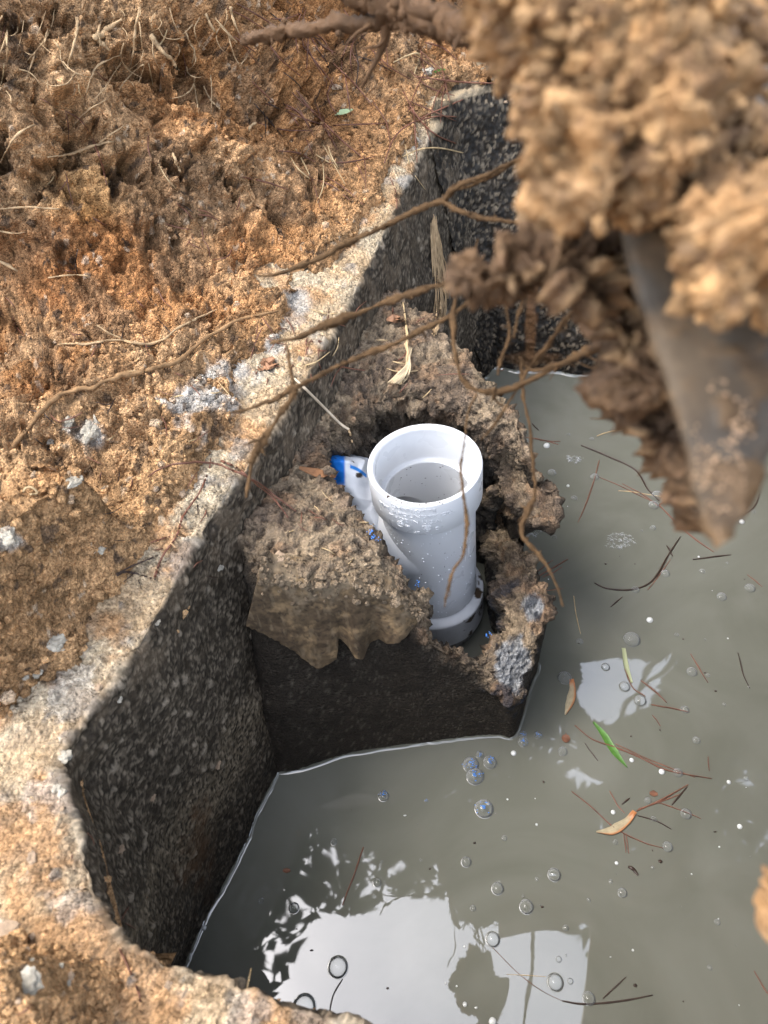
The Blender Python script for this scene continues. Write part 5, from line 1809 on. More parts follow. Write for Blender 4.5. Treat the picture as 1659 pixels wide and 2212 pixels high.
def stone(name, u, v, w, h, m, label, cat, seed=0, flat=.6, group=None):
    p, nn = hit(u, v)
    dist = proj(p)[2]
    s = dist / FPX / 2
    V = ICO3[0].copy()
    V = V * (1 + .75 * fbm(V + seed * 3.1, 1.5, 4, seed)[:, None])
    V = np.sign(V) * np.abs(V) ** .85
    V = V * np.array([w * s, h * s * 1.3, min(w, h) * s * flat])
    a = random.uniform(-.5, .5)
    V[:, 0], V[:, 1] = V[:, 0] * math.cos(a) - V[:, 1] * math.sin(a), V[:, 0] * math.sin(a) + V[:, 1] * math.cos(a)
    return tag(MB().add(V + p + np.array([0, 0, min(w, h) * s * .14]), None, ICO3[1]).build(name, m, None, False), label, cat, group)


for k, (u, v, w, h, kind, lab) in enumerate([
        (124, 1388, 40, 30, 'chip', 'largest pale concrete chip lying on the brown ledge at the left'),
        (86, 1456, 22, 18, 'chip', 'small pale chip below the largest concrete chip'), (56, 1462, 16, 12, 'chip', 'smallest pale chip at the lower left of the ledge'),
        (198, 930, 34, 50, 'chip', 'grey concrete lump half buried below the winding root'), (147, 915, 28, 34, 'chip', 'white flake half buried beside the grey concrete lump'),
        (110, 950, 14, 20, 'chip', 'small grey flake left of the grey concrete lump'), (20, 1160, 34, 42, 'chip', 'pale stone on the raised block at the left edge'),
        (218, 1185, 20, 20, 'chip', 'round pale pebble in the brown trough beside the block'), (160, 1040, 30, 22, 'chip', 'pale crumb on top of the raised soil block'),
        (925, 153, 20, 20, 'chip', 'small grey white chip lying beside a green sprout on the slope'), (638, 318, 18, 18, 'chip', 'small pale chip on the middle of the slope'),
        (335, 1055, 14, 12, 'stone', 'tan pebble on the rim'), (395, 1065, 16, 14, 'stone', 'rounded tan stone at the rim edge by the red stem'), (475, 1225, 14, 12, 'chip', 'white pebble stuck in the dark side wall'),
        (470, 1655, 12, 16, 'stone', 'tan pebble stuck in the lower dark wall'), (340, 1345, 12, 10, 'chip', 'pale pebble near the upper edge of the dark wall'),
        (1157, 398, 24, 9, 'chip', 'white flake stuck on the far wall'), (1092, 217, 8, 9, 'stone', 'tan pebble at the top of the far wall'),
        (140, 1635, 26, 24, 'chip', 'white stone at the bend of the rim'), (100, 1655, 26, 30, 'stone', 'tan stone beside the white stone at the rim bend'), (72, 1745, 22, 24, 'stone', 'oval stone set in the near concrete'),
        (70, 1855, 20, 22, 'stone', 'round grey pebble set in the near concrete'), (60, 2120, 50, 40, 'chip', 'large pale stone on the near concrete at the lower left'), (290, 2160, 20, 26, 'chip', 'white stone on the near concrete beside the red stem'),
        (20, 2005, 44, 20, 'stone', 'dark flat stone in the crack at the lower left'), (345, 2145, 18, 12, 'stone', 'brown pebble on the near rim'), (500, 2140, 16, 14, 'stone', 'yellowish pebble on the near rim'),
        (615, 2190, 20, 14, 'stone', 'grey pebble at the edge of the near rim'), (150, 2110, 16, 18, 'stone', 'small pebble beside the brown clods on the near concrete'), (330, 1720, 14, 12, 'stone', 'tan pebble in the dark wall below the bend'),
        (262, 1835, 18, 14, 'stone', 'flat tan pebble low in the dark side wall'), (725, 190, 22, 14, 'stone', 'flat brown clod near the dark needles'), (600, 1205, 26, 22, 'stone', 'yellowish lump at the top of the dried sheet')]):
    stone('concrete_chip' if kind == 'chip' else 'stone', u, v, w, h, M[kind], lab, 'concrete chip' if kind == 'chip' else 'stone', k)
GC = 'loose pebbles in the near concrete rim'
for k in range(60):
    t_r = random.random()
    u, v = random.uniform(0, 560), random.uniform(1480, 2200)
    p, nn = hit(u, v)
    if p[2] < .335:
        continue
    s_ = random.uniform(7, 15)
    stone('pebble', u, v, s_, s_ * random.uniform(.7, 1.1), M[random.choice(['chip', 'stone', 'stone'])], 'small pebble ' + where(u, v, SOIL_MARKS), 'pebble', 100 + k, .7, GC)


def leaf(name, pts_uv, widths, m, label, cat, z=None, lift=.004, curl=.2, thick=.0005, mid=True):
    n = 26
    if z is None:
        P_, dist = surf_path(pts_uv, n, lift, .004)
        up = np.array([0, -.5, .85])
    else:
        uv = spline(np.array(pts_uv, float), n)
        P_ = at(uv[:, 0], uv[:, 1], z)
        dist = proj(P_)[2]
        up = np.array([0, 0, 1.0])
    w = np.interp(np.linspace(0, 1, n), np.linspace(0, 1, len(widths)), widths) * dist / FPX / 2
    d = np.gradient(P_, axis=0)
    d /= np.linalg.norm(d, axis=1, keepdims=True)
    sd_ = np.cross(d, up)
    sd_ /= np.linalg.norm(sd_, axis=1, keepdims=True)
    ss = np.linspace(-1, 1, 9)
    G = P_[:, None] + sd_[:, None] * (w[:, None] * ss[None])[..., None] + up * ((np.abs(ss)[None] * curl) * w[:, None] + .0006 * perlin(P_, 90, 3)[:, None])[..., None]
    Gd_ = G - up * thick
    nvt = n * 9
    q = grid_faces(n, 9)
    b = np.concatenate([np.arange(n) * 9, (n - 1) * 9 + np.arange(1, 9), np.arange(n - 2, -1, -1) * 9 + 8, np.arange(7, -1, -1)])
    bq = np.stack([b[:-1], b[1:], b[1:] + nvt, b[:-1] + nvt], 1)
    V = np.concatenate([G.reshape(-1, 3), Gd_.reshape(-1, 3)])
    return tag(link(name, raw_mesh(name, V, np.concatenate([q, q[:, ::-1] + nvt, bq])), m), label, cat)


leaf('leaf', [(722, 248), (742, 242), (762, 236)], [2, 16, 3], mat('pale_green_leaf', (.33, .42, .24), rough=.5, spec=.4), 'small pale green leaf lying on the slope by a dark cavity', 'leaf')
leaf('leaf', [(938, 156), (950, 152), (962, 150)], [3, 8, 3], M['leaf_green'], 'tiny green sprout beside the small grey white chip', 'leaf')
leaf('leaf', [(715, 620), (735, 612), (758, 618)], [6, 24, 8], M['leaf_brown'], 'brown curled leaf bit on the rim', 'leaf') if False else None
leaf('leaf', [(835, 690), (852, 688), (872, 694)], [6, 22, 6], mat('dry_leaf', (.30, .16, .09), rough=.6, spec=.3), 'small reddish leaf fragment on top of the broken concrete', 'leaf')
leaf('leaf', [(560, 800), (580, 785), (604, 790)], [8, 34, 10], bpy.data.materials['dry_leaf'], 'pinkish dead leaf in the litter on the rim', 'leaf')
leaf('leaf', [(646, 1010), (680, 1020), (725, 1030)], [6, 20, 5], mat('rusty_bark', (.20, .10, .05), rough=.8, spec=.2, bumps=[('n', 200, .001)]), 'rust coloured bark flake on the broken concrete beside the bag', 'bark flake')
leaf('leaf', [(176, 1040), (186, 1052), (194, 1060)], [4, 8, 4], M['needle_tan'], 'straw coloured leaf scrap on the raised block', 'leaf') if False else None
tag(MB().tube(surf_path([(50, 1062), (56, 1054), (66, 1052), (76, 1058), (80, 1066), (66, 1068)], 30, .004, .004)[0], .0009, 5).build('grass_curl', M['needle_tan']), 'curl of straw coloured grass on the raised soil block', 'grass')
GF = 'blue flecks on the broken concrete'
for (u, v, lab) in [(806, 1160, 'cluster of blue flecks before the tee'), (812, 1168, 'lower blue fleck of the cluster before the tee'), (800, 1152, 'upper blue fleck of the cluster before the tee'), (893, 1232, 'blue fleck on the ragged lip before the tee'), (886, 1222, 'small blue fleck just above the ragged lip'),
                    (900, 1252, 'tiny blue fleck at the tip of the ragged lip'), (1058, 1373, 'blue fleck by the water inside the hole')]:
    p, nn = hit(u, v)
    mbf = MB()
    for j in range(8):
        mbf.add(p + np.array([random.gauss(0, .002), random.gauss(0, .002), .0035 + random.random() * .002]) + ICO1[0] * random.uniform(.0004, .0010), None, ICO1[1])
    tag(mbf.build('blue_fleck', M['blue']), lab, 'blue fleck', GF)

# loose crumbs over the soil: nobody could count them
nC = 9000
pick = rng.choice(len(Gd), 60000, replace=False)
cu_, cv_, cd_ = proj(Gd[pick])
okc = (cu_ > -40) & (cu_ < 1200) & (cv_ > -60) & (cv_ < 2260)
pick = pick[okc][:nC]
V0, T0 = ICO1
allV, allT, allC = [], [], []
szc = np.clip(rng.lognormal(math.log(.0014), .5, len(pick)), .0008, .006)
for k, i in enumerate(pick):
    V = V0 * (1 + rng.uniform(-.28, .28, (len(V0), 1))) * rng.uniform(.7, 1.25, 3)
    allV.append(V * szc[k] + Gd[i] + Nk[i] * szc[k] * .45)
    allT.append(T0 + k * len(V0))
    allC.append(np.tile(cs[i] * rng.uniform(.75, 1.3), (len(V0), 1)))
tag(link('soil_crumbs', raw_mesh('soil_crumbs', np.concatenate(allV), None, np.concatenate(allC), False, np.concatenate(allT)), M['soil']), kind='stuff')

# ------------------------------------------------------------------ things afloat on the water


def z4(x, y):
    return (829.4 + .5 * x, 737 + .5 * y)


def z6(x, y):
    return (829.4 + .5 * x, 1474.5 + .5 * y)


def z5(x, y):
    return (.5 * x, 1474.5 + .5 * y)


def floater(name, pts, rad, m, label, cat='pine needle', group=None, zc=.0008, knots=0.0, seed=0, n=40):
    uv = spline(np.array(pts, float), n)
    P_ = at(uv[:, 0], uv[:, 1], zc)
    dist = proj(P_)[2]
    w = np.interp(np.linspace(0, 1, n), np.linspace(0, 1, len(rad)), rad) * dist / FPX / 2
    if knots:
        w = w * np.clip(1 + knots * 2 * fbm(P_, 110, 2, seed), .5, 2)
    P_[:, 2] = zc + .0004 * np.sin(np.linspace(0, 9, n) + seed)
    return tag(MB().tube(P_, w, 6).build(name, m), label, cat, group)


GW = 'pine needles and twigs afloat on the grey water'
FL = [
    (z4, [(852, 450), (960, 495), (1085, 555), (1140, 640), (1190, 690)], 4.5, 'needle_dark', 'long dark bent twig afloat right of the broken concrete, pointing at two bubbles'),
    (z4, [(1190, 710), (1270, 790), (1350, 860), (1425, 910)], 4.0, 'needle_red', 'orange red needle afloat below the bucket tooth tip'),
    (z4, [(930, 515), (905, 610), (870, 710), (838, 782)], 2.6, 'needle_red', 'thin brown needle afloat crossing a foam dot near the concrete flap'),
    (z4, [(925, 585), (1010, 620), (1090, 660), (1180, 700)], 2.2, 'needle_red', 'faint reddish needle afloat leading to the two bubbles'),
    (z4, [(1030, 615), (1130, 670), (1185, 712)], 2.6, 'needle_red', 'short brown needle afloat meeting the orange red needle'),
    (z4, [(1012, 645), (1100, 655), (1200, 672)], 1.8, 'needle_tan', 'pale thin needle afloat level across the brown ones'),
    (z4, [(1180, 712), (1220, 690), (1255, 670)], 3.0, 'needle', 'short upright brown needle afloat at the two bubbles'),
    (z4, [(910, 1045), (960, 1068), (1050, 1075), (1130, 1055), (1180, 1010), (1225, 930), (1280, 845)], 4.4, 'needle_dark', 'long dark needle afloat bent like a bow'),
    (z4, [(1140, 1075), (1190, 1010), (1240, 940)], 2.0, 'needle_red', 'thin reddish needle afloat inside the bow shaped needle'),
    (z4, [(1335, 943), (1420, 932), (1500, 922)], 3.4, 'needle_dark', 'straight dark needle afloat level below the tooth tip'),
    (z4, [(980, 1147), (1005, 1126), (1030, 1105)], 3.2, 'needle_dark', 'short dark stick afloat below the bow shaped needle'),
    (z4, [(1222, 882), (1235, 905), (1248, 930)], 4.0, 'needle_dark', 'stubby dark stick afloat across the end of the bow'),
    (z4, [(660, 1020), (720, 985), (795, 942)], 3.6, 'needle_red', 'upper red brown needle afloat beside the concrete edge'),
    (z4, [(685, 1020), (730, 1000), (770, 975)], 3.0, 'needle_red', 'middle red brown needle afloat beside the concrete edge'),
    (z4, [(650, 1005), (690, 975), (730, 945)], 2.6, 'needle', 'short brown needle afloat touching the concrete edge'),
    (z4, [(690, 1078), (730, 1074), (775, 1068)], 2.0, 'needle_red', 'thin level red needle afloat by the grey fracture'),
    (z4, [(820, 1100), (830, 1180), (850, 1265)], 2.2, 'needle_tan', 'thin tan needle afloat upright right of the grey fracture'),
    (z4, [(600, 412), (700, 430), (755, 447)], 2.4, 'needle_red', 'thin red needle afloat behind the ragged concrete'),
    (z4, [(672, 428), (720, 432), (763, 433)], 2.0, 'needle', 'short brown needle afloat crossing the thin red one'),
    (z4, [(920, 410), (980, 390), (1060, 380)], 2.4, 'needle_tan', 'orange tan needle afloat near the hanging soil'),
    (z4, [(640, 355), (655, 372), (670, 385)], 2.6, 'needle_dark', 'tiny dark stick afloat near the far concrete edge'),
    (z4, [(1545, 755), (1600, 715), (1625, 655)], 3.0, 'needle_dark', 'dark bent twig afloat right of the tooth tip'),
    (z4, [(1570, 1008), (1600, 1032), (1635, 1061)], 2.6, 'needle', 'short brown needle afloat near the right edge'),
    (z4, [(1325, 1350), (1360, 1410), (1400, 1475)], 3.0, 'needle', 'slanting brown needle afloat at the edge of the grey reflection'),
    (z4, [(1530, 1345), (1550, 1430), (1580, 1500)], 3.0, 'needle_dark', 'dark upright needle afloat near the right edge'),
    (z6, [(825, 185), (900, 245), (1000, 280), (1100, 320), (1230, 380), (1415, 415)], 4.0, 'needle', 'long brown stem afloat under the green leaf'),
    (z6, [(1000, 265), (1130, 325), (1240, 370), (1345, 410)], 2.6, 'needle_red', 'thin red needle afloat alongside the long brown stem'),
    (z6, [(868, 262), (895, 300), (925, 338)], 3.0, 'needle_dark', 'short dark needle afloat left of the green leaf'),
    (z6, [(1155, 95), (1240, 110), (1320, 127)], 3.6, 'needle', 'brown twig afloat ending in a bubble above the green leaf'),
    (z6, [(1160, 140), (1180, 165), (1195, 188)], 2.6, 'needle', 'small brown stick afloat below that twig'),
    (z6, [(1110, -10), (1180, 45), (1222, 88)], 4.0, 'needle', 'thick brown twig afloat over the grey reflection'),
    (z6, [(1040, -60), (1075, 20), (1130, 60)], 3.0, 'needle', 'thin brown twig afloat left of the thick one over the grey reflection'),
    (z6, [(1400, 320), (1402, 350), (1405, 382)], 2.6, 'needle', 'short upright brown needle afloat alone at the right'),
    (z6, [(810, 470), (900, 540), (1000, 630), (1120, 690), (1210, 715)], 3.4, 'needle', 'long brown stem afloat under the seed wing'),
    (z6, [(1090, 555), (1200, 505), (1315, 440)], 3.4, 'needle_red', 'red brown needle afloat reaching up right from the seed wing'),
    (z6, [(1100, 545), (1180, 520), (1290, 478)], 2.6, 'needle_red', 'second red needle afloat reaching up right from the seed wing'),
    (z6, [(1245, 527), (1280, 485), (1310, 450)], 4.0, 'needle_dark', 'stubby dark stick afloat across the red needles'),
    (z6, [(975, 468), (1010, 530), (1040, 565)], 3.0, 'needle_red', 'red needle afloat pointing down to the seed wing'),
    (z6, [(1175, 515), (1280, 550), (1370, 588)], 2.8, 'needle', 'brown needle afloat running right to a bubble from the seed wing'),
    (z6, [(1095, 575), (1170, 595), (1242, 633)], 3.2, 'needle_dark', 'dark needle afloat slanting down right of the seed wing'),
    (z6, [(1036, 655), (1042, 700), (1046, 735)], 2.6, 'needle_red', 'left of two parallel needles afloat below the seed wing'),
    (z6, [(1046, 650), (1052, 700), (1058, 738)], 2.6, 'needle_red', 'right of two parallel needles afloat below the seed wing'),
    (z6, [(1028, 525), (1045, 512), (1062, 498)], 4.0, 'needle_dark', 'stubby black stick afloat above the seed wing'),
    (z6, [(1056, 795), (1078, 808), (1096, 832)], 8.0, 'needle_dark', 'dark scrap of bark afloat below the seed wing'),
    (z6, [(770, 1375), (850, 1388), (940, 1385), (1060, 1370), (1160, 1350)], 4.0, 'needle_dark', 'long dark twig afloat at the edge of the bright sky reflection'),
    (z6, [(945, 1365), (1000, 1315), (1045, 1272)], 3.0, 'needle_dark', 'dark stick afloat crossing the long twig at the bottom'),
    (z6, [(470, 1145), (580, 1255), (680, 1330), (770, 1375)], 1.3, 'needle', 'hair thin needle afloat across the bright sky reflection'),
    (z6, [(530, 1260), (620, 1265), (700, 1270)], 1.2, 'needle_tan', 'pale hair thin needle afloat level in the bright reflection'),
    (z6, [(1600, 1245), (1630, 1300), (1659, 1345)], 4.0, 'needle', 'thick brown needle afloat at the lower right edge'),
    (z5, [(1570, 710), (1530, 830), (1500, 905), (1480, 962)], 3.4, 'needle_red', 'straight red needle afloat at the upper edge of the bright reflection'),
    (z5, [(1480, 1280), (1440, 1350), (1420, 1440)], 3.2, 'needle_dark', 'dark curved stem afloat beside the biggest bubble'),
    (z4, [(505, 128), (560, 108), (640, 92)], 2.6, 'needle_red', 'red needle afloat in the far corner of the tank'),
]
for k, (zf, pts, w, mm, lab) in enumerate(FL):
    floater('twig' if 'twig' in lab or 'stem' in lab or 'stick' in lab else 'pine_needle', [zf(*p) for p in pts], [w * .7, w, w, w * .55], M[mm], lab, 'twig' if 'twig' in lab or 'stem' in lab or 'stick' in lab else 'pine needle', GW, .0007, .15, k)
leaf('leaf', [z6(905, 170), z6(950, 225), z6(990, 290), z6(1050, 366)], [4, 15, 16, 2], M['leaf_green'], 'bright green leaf afloat on the grey water', 'leaf', .0012, curl=.15)
leaf('leaf', [z6(770, 232), z6(785, 240), z6(802, 236)], [8, 22, 8], M['leaf_brown'], 'dark brown leaf scrap afloat right of the concrete corner', 'leaf', .0008)
leaf('leaf', [z6(1148, 478), z6(1165, 480), z6(1183, 482)], [6, 14, 5], M['leaf_brown'], 'red brown leaf scrap afloat above the seed wing', 'leaf', .0008)
leaf('leaf', [z6(1035, -150), z6(1048, -70), z6(1070, 0)], [8, 10, 5], mat('yellowed_blade', (.27, .29, .17), rough=.4, spec=.4), 'pale yellow green blade afloat over the grey reflection', 'leaf', .0008)
leaf('leaf', [z5(1222, 810), z5(1238, 812), z5(1255, 812)], [5, 10, 5], M['leaf_brown'], 'small brown scrap afloat near the dark wall', 'leaf', .0008)


def samara(pts, widths, label):
    n, w_n = 40, 9
    uv = spline(np.array(pts, float), n)
    P_ = at(uv[:, 0], uv[:, 1], .0016)
    dist = proj(P_)[2]
    w = np.interp(np.linspace(0, 1, n), np.linspace(0, 1, len(widths)), widths) * dist / FPX
    d = np.gradient(P_, axis=0)
    d /= np.linalg.norm(d, axis=1, keepdims=True)
    sd_ = np.cross(d, [0, 0, 1.0])
    ss = np.linspace(0, 1, w_n)
    s = np.linspace(0, 1, n)[:, None]
    zz_ = (.0018 * np.exp(-((s - .06) / .07) ** 2) * np.sin(np.pi * np.clip(ss * 1.3, 0, 1))[None] + .0011 * np.exp(-(ss / .16) ** 2)[None] + .0003 * np.sin(ss * 40)[None] * (s > .2))
    G = P_[:, None] + sd_[:, None] * (w[:, None] * (ss - .15)[None])[..., None] + np.array([0, 0, 1.0]) * zz_[..., None]
    c = np.zeros(G.shape) + np.array([.33, .28, .18])
    c = mixc(c, [.36, .14, .05], np.clip(np.exp(-(ss / .22) ** 2)[None] + np.exp(-((s - .05) / .12) ** 2), 0, 1))
    c = mixc(c, [.28, .23, .14], ((np.sin(ss[None] * 26 + s * 10) > .4) & (s > .2) & (ss[None] > .25)) * .7)
    nvt = n * w_n
    q = grid_faces(n, w_n)
    V = np.concatenate([G.reshape(-1, 3), (G - np.array([0, 0, .0006])).reshape(-1, 3)])
    return tag(link('seed_wing', raw_mesh('seed_wing', V, np.concatenate([q, q[:, ::-1] + nvt]), np.concatenate([c.reshape(-1, 3)] * 2)), M['samara']), label, 'seed', 'winged seeds afloat')


samara([(1238, 1467), (1241, 1490), (1238, 1515), (1222, 1544)], [10, 12, 18, 15, 3], 'orange winged seed afloat upright beside the concrete corner')
samara([(1374, 1755), (1355, 1780), (1325, 1800), (1288, 1798)], [10, 13, 20, 16, 3], 'orange winged seed afloat among the crossed needles')

# bubbles
GBB = 'bubbles on the grey water'


def dome(c, r, flat=.75, rings=7, seg=20):
    th = np.linspace(0, 2 * np.pi, seg, endpoint=False)
    a = np.linspace(0, np.pi / 2 * .98, rings)
    G = np.stack([np.outer(np.cos(a), np.cos(th)), np.outer(np.cos(a), np.sin(th)), np.outer(np.sin(a), np.ones(seg)) * flat], -1) * r
    V = np.concatenate([G.reshape(-1, 3), [[0, 0, r * flat]]])
    q = grid_faces_t(rings, seg)
    t = [[(rings - 1) * seg + k, (rings - 1) * seg + (k + 1) % seg, rings * seg] for k in range(seg)]
    # the little rim of water pulled up round the bubble
    rr_ = np.array([[1.10, .0], [1.05, .01], [1.01, .03], [.985, .06]])
    W = np.stack([rr_[:, 0:1] * np.cos(th), rr_[:, 0:1] * np.sin(th), np.repeat(rr_[:, 1:2], seg, 1)], -1) * r
    W[..., 2] *= .25
    W[..., 2] += .0003
    return V + c, q, np.array(t), W.reshape(-1, 3) + c, grid_faces_t(4, seg)


def bubble(u, v, r_px, label, extra=None, seed=0):
    c = at(u, v, .0002)
    r = r_px * proj(c)[2] / FPX
    Vd, qd, td, Vw, qw = dome(c, r)
    if extra is None:
        mb = MB().add(Vd, qd, td)
        ob = mb.build('bubble', M['bubble'])
        ob['label'], ob['category'], ob['group'] = label, 'bubble', GBB
        MB().add(Vw, qw).build('water_collar', M['water'], ob)
        return ob
    ob = MB().add(Vd, qd, td).build('bubble', M['bubble'])
    tag(ob, label, 'bubble', GBB)
    MB().add(Vw, qw).build('water_collar', M['water'], ob)
    rg = random.Random(seed)
    mbf = MB()
    for j in range(26):
        a, e = rg.uniform(0, 6.28), abs(rg.gauss(.2, .5))
        k = min(e, 1.0)
        p = c + r * np.array([math.cos(a) * k, math.sin(a) * k, .75 * math.sqrt(max(0, 1 - k * k)) + .02])
        s = r * rg.uniform(.03, .09)
        mbf.add(p + ICO1[0] * s * np.array([1.6, .8, .4]), None, ICO1[1])
    mbf.build('blue_powder', M['blue'], ob)
    return ob


BIG = [
    (z5, 1460, 1230, 42, 'biggest bubble, afloat in the lower bright reflection'), (z5, 1315, 1402, 48, 'large bubble cut by the near rim'),
    (z6, 740, 1295, 34, 'large clear bubble at the right edge of the bright reflection'), (z6, 470, 1110, 30, 'ringed bubble in the upper bright reflection'), (z6, 615, 968, 30, 'double bubble just above the bright reflection'),
    (z6, 735, 830, 28, 'bubble in the small square sky patch'), (z6, 490, 890, 26, 'greenish bubble near the narrow sky patch'), (z6, 355, 775, 22, 'bubble below the blue starred bubble'),
    (z6, 1305, 568, 23, 'bubble on the brown needle right of the seed wing'), (z6, 1225, 710, 22, 'cloudy bubble at the end of the stem under the seed wing'), (z6, 1030, 908, 20, 'white bubble below the dark bark scrap'),
    (z6, 1270, 390, 20, 'bubble on the long brown stem'), (z6, 1350, 250, 17, 'bubble right of the green leaf'), (z6, 1300, 118, 18, 'bubble at the end of the upper brown twig'), (z6, 885, 1365, 27, 'bubble on the long dark twig at the bottom'),
    (z6, 772, 298, 20, 'bubble below the brown leaf scrap'), (z6, 1107, 78, 25, 'dark bubble over the grey reflection'), (z6, 1040, 18, 22, 'upper bubble over the grey reflection'),
    (z4, 1070, 1290, 36, 'large bubble at the top of the pale blade'), (z4, 958, 1408, 17, 'small dark bubble in the grey reflection'), (z4, 780, 1455, 30, 'large bubble at the head of the upright seed'), (z4, 845, 1298, 15, 'bubble right of the grey fracture'),
    (z4, 1330, 1430, 22, 'bubble beside the slanting needle'), (z4, 1580, 1068, 22, 'bubble under the short needle near the right edge'), (z4, 1458, 1105, 21, 'ringed bubble in the ripples'), (z4, 1215, 1005, 19, 'bubble at the middle of the bow shaped needle'), (z4, 1085, 1075, 17, 'bubble touching the bow shaped needle'),
    (z4, 725, 570, 19, 'white bubble near the concrete flap'), (z4, 910, 588, 19, 'foam dot on the thin brown needle'), (z4, 1165, 710, 22, 'lower of two bubbles where the needles meet'), (z4, 1180, 668, 24, 'upper of two bubbles where the needles meet'),
    (z5, 1630, 865, 18, 'white bubble left of the upright red needle'), (z5, 1270, 975, 22, 'white bubble just outside the bright reflection'), (z5, 1442, 688, 14, 'small white bubble in the middle of the lower water')]
for k, (zf, x, y, r, lab) in enumerate(BIG):
    bubble(*zf(x, y), r * .5, lab)
for k, (x, y, r, lab) in enumerate([(600, 225, 17, 'upper small bubble with blue powder at the concrete corner'), (600, 258, 22, 'lower bubble with blue powder at the concrete corner'), (667, 228, 18, 'blue powdered bubble right of the concrete corner'), (415, 312, 17, 'top blue powdered bubble of the cluster'),
                                    (375, 355, 35, 'left big bubble of the blue powdered cluster'), (393, 405, 38, 'lowest big bubble of the blue powdered cluster'), (458, 345, 29, 'right big bubble of the blue powdered cluster'), (432, 545, 40, 'lone large bubble with a blue star of powder'), (-2, 490, 24, 'pale bubble with blue powder in the middle of the water'),
                                    (183, 510, 9, 'tiny blue powdered bubble left of the starred one')]):
    bubble(*z6(x, y), r * .5, lab, True, k)
GSB = 'small bubbles scattered on the water'
SMALL = [(z6, 560, 305, 12), (z6, 520, 672, 12), (z6, 385, 975, 13), (z6, 1200, 385, 13), (z6, 1140, 510, 15), (z6, 1440, 1035, 13), (z6, 1537, 622, 11), (z6, 885, 940, 9), (z6, 805, 1290, 13), (z6, 350, 1390, 10), (z6, 785, 1060, 13), (z6, 755, 1195, 13), (z6, 470, 1465, 17), (z6, 1408, 1232, 11),
         (z5, 1128, 942, 12), (z5, 880, 1060, 12), (z4, 822, 680, 14), (z4, 1162, 808, 13), (z4, 703, 452, 14), (z4, 620, 437, 14), (z4, 897, 424, 10), (z4, 1172, 530, 11), (z4, 735, 848, 11), (z4, 1375, 995, 12), (z4, 1148, 1205, 14), (z4, 1265, 1270, 10), (z4, 1400, 1445, 9), (z4, 1545, 780, 12),
         (z4, 1595, 737, 10), (z4, 797, 405, 9), (z4, 795, 625, 7), (z4, 495, 120, 10), (z6, 1565, 415, 10), (z6, 1490, 430, 9), (z6, 980, 860, 9), (z6, 1160, 800, 8), (z6, 1005, 780, 8), (z6, 1165, 590, 12), (z6, 1000, 690, 11), (z6, 990, 560, 10), (z6, 660, 850, 8), (z6, 1470, 95, 8), (z6, 1070, 335, 10)]
for _k in range(46):
    SMALL.append((z6, random.uniform(-80, 1640), random.uniform(-700, 1400), random.uniform(2.5, 6)))
for k, (zf, x, y, r) in enumerate(SMALL):
    u, v = zf(x, y)
    c = at(u, v, .0002)
    pu, nn = hit(u, v) if False else (None, None)
    rr2 = r * .5 * proj(c)[2] / FPX
    Vd, qd, td, Vw, qw = dome(c, rr2, .8, 5, 12)
    ob = MB().add(Vd, qd, td).build('bubble', M['bubble'] if k % 3 else M['foam'])
    tag(ob, ('tiny ' if r < 8 else 'small ') + ('clear' if k % 3 else 'white') + ' bubble ' + where(u, v, WATER_MARKS), 'bubble', GSB)


def foam(u, v, w, h, n, label, seed):
    rg = random.Random(seed)
    mb, mw_ = MB(), MB()
    for j in range(n):
        a, k = rg.uniform(0, 6.28), math.sqrt(rg.random())
        uu_, vv_ = u + w * k * math.cos(a) * (1 + .25 * math.sin(3 * a + seed)), v + h * k * math.sin(a)
        c = at(uu_, vv_, .0002)
        r = rg.uniform(.6, 1) ** 2 * (4.2 if rg.random() < .2 else 2.6) * proj(c)[2] / FPX
        Vd, qd, td, Vw, qw = dome(c, r, .8, 4, 10)
        mb.add(Vd, qd, td)
    ob = mb.build('foam_patch', M['foam_bubble'])
    return tag(ob, label, 'foam', 'foam patches')


foam(1337, 1168, 32, 18, 130, 'oval patch of white foam afloat below the tooth tip', 1)
foam(1240, 993, 17, 9, 60, 'small patch of foam afloat right of the ragged concrete', 2)
foam(1140, 1145, 36, 17, 120, 'patch of foam under the ragged concrete flap', 3)
foam(1112, 1150, 14, 12, 40, 'bit of foam showing through the gap beside the flap', 4)
GSP = 'dark specks afloat'
for k in range(40):
    u, v = random.uniform(620, 1640), random.uniform(1560, 2190)
    if k < 14:
        u, v = random.uniform(1220, 1640), random.uniform(900, 1500)
    c = at(u, v, .0004)
    s = random.uniform(1.0, 3.0) * proj(c)[2] / FPX
    tag(MB().add(c + ICO1[0] * s * np.array([random.uniform(.7, 2), random.uniform(.7, 1.6), .4]), None, ICO1[1]).build('speck', M['needle_dark'] if k % 3 else M['foam']), ('tiny dark speck afloat ' if k % 3 else 'tiny pale speck afloat ') + where(u, v, WATER_MARKS), 'speck', GSP)

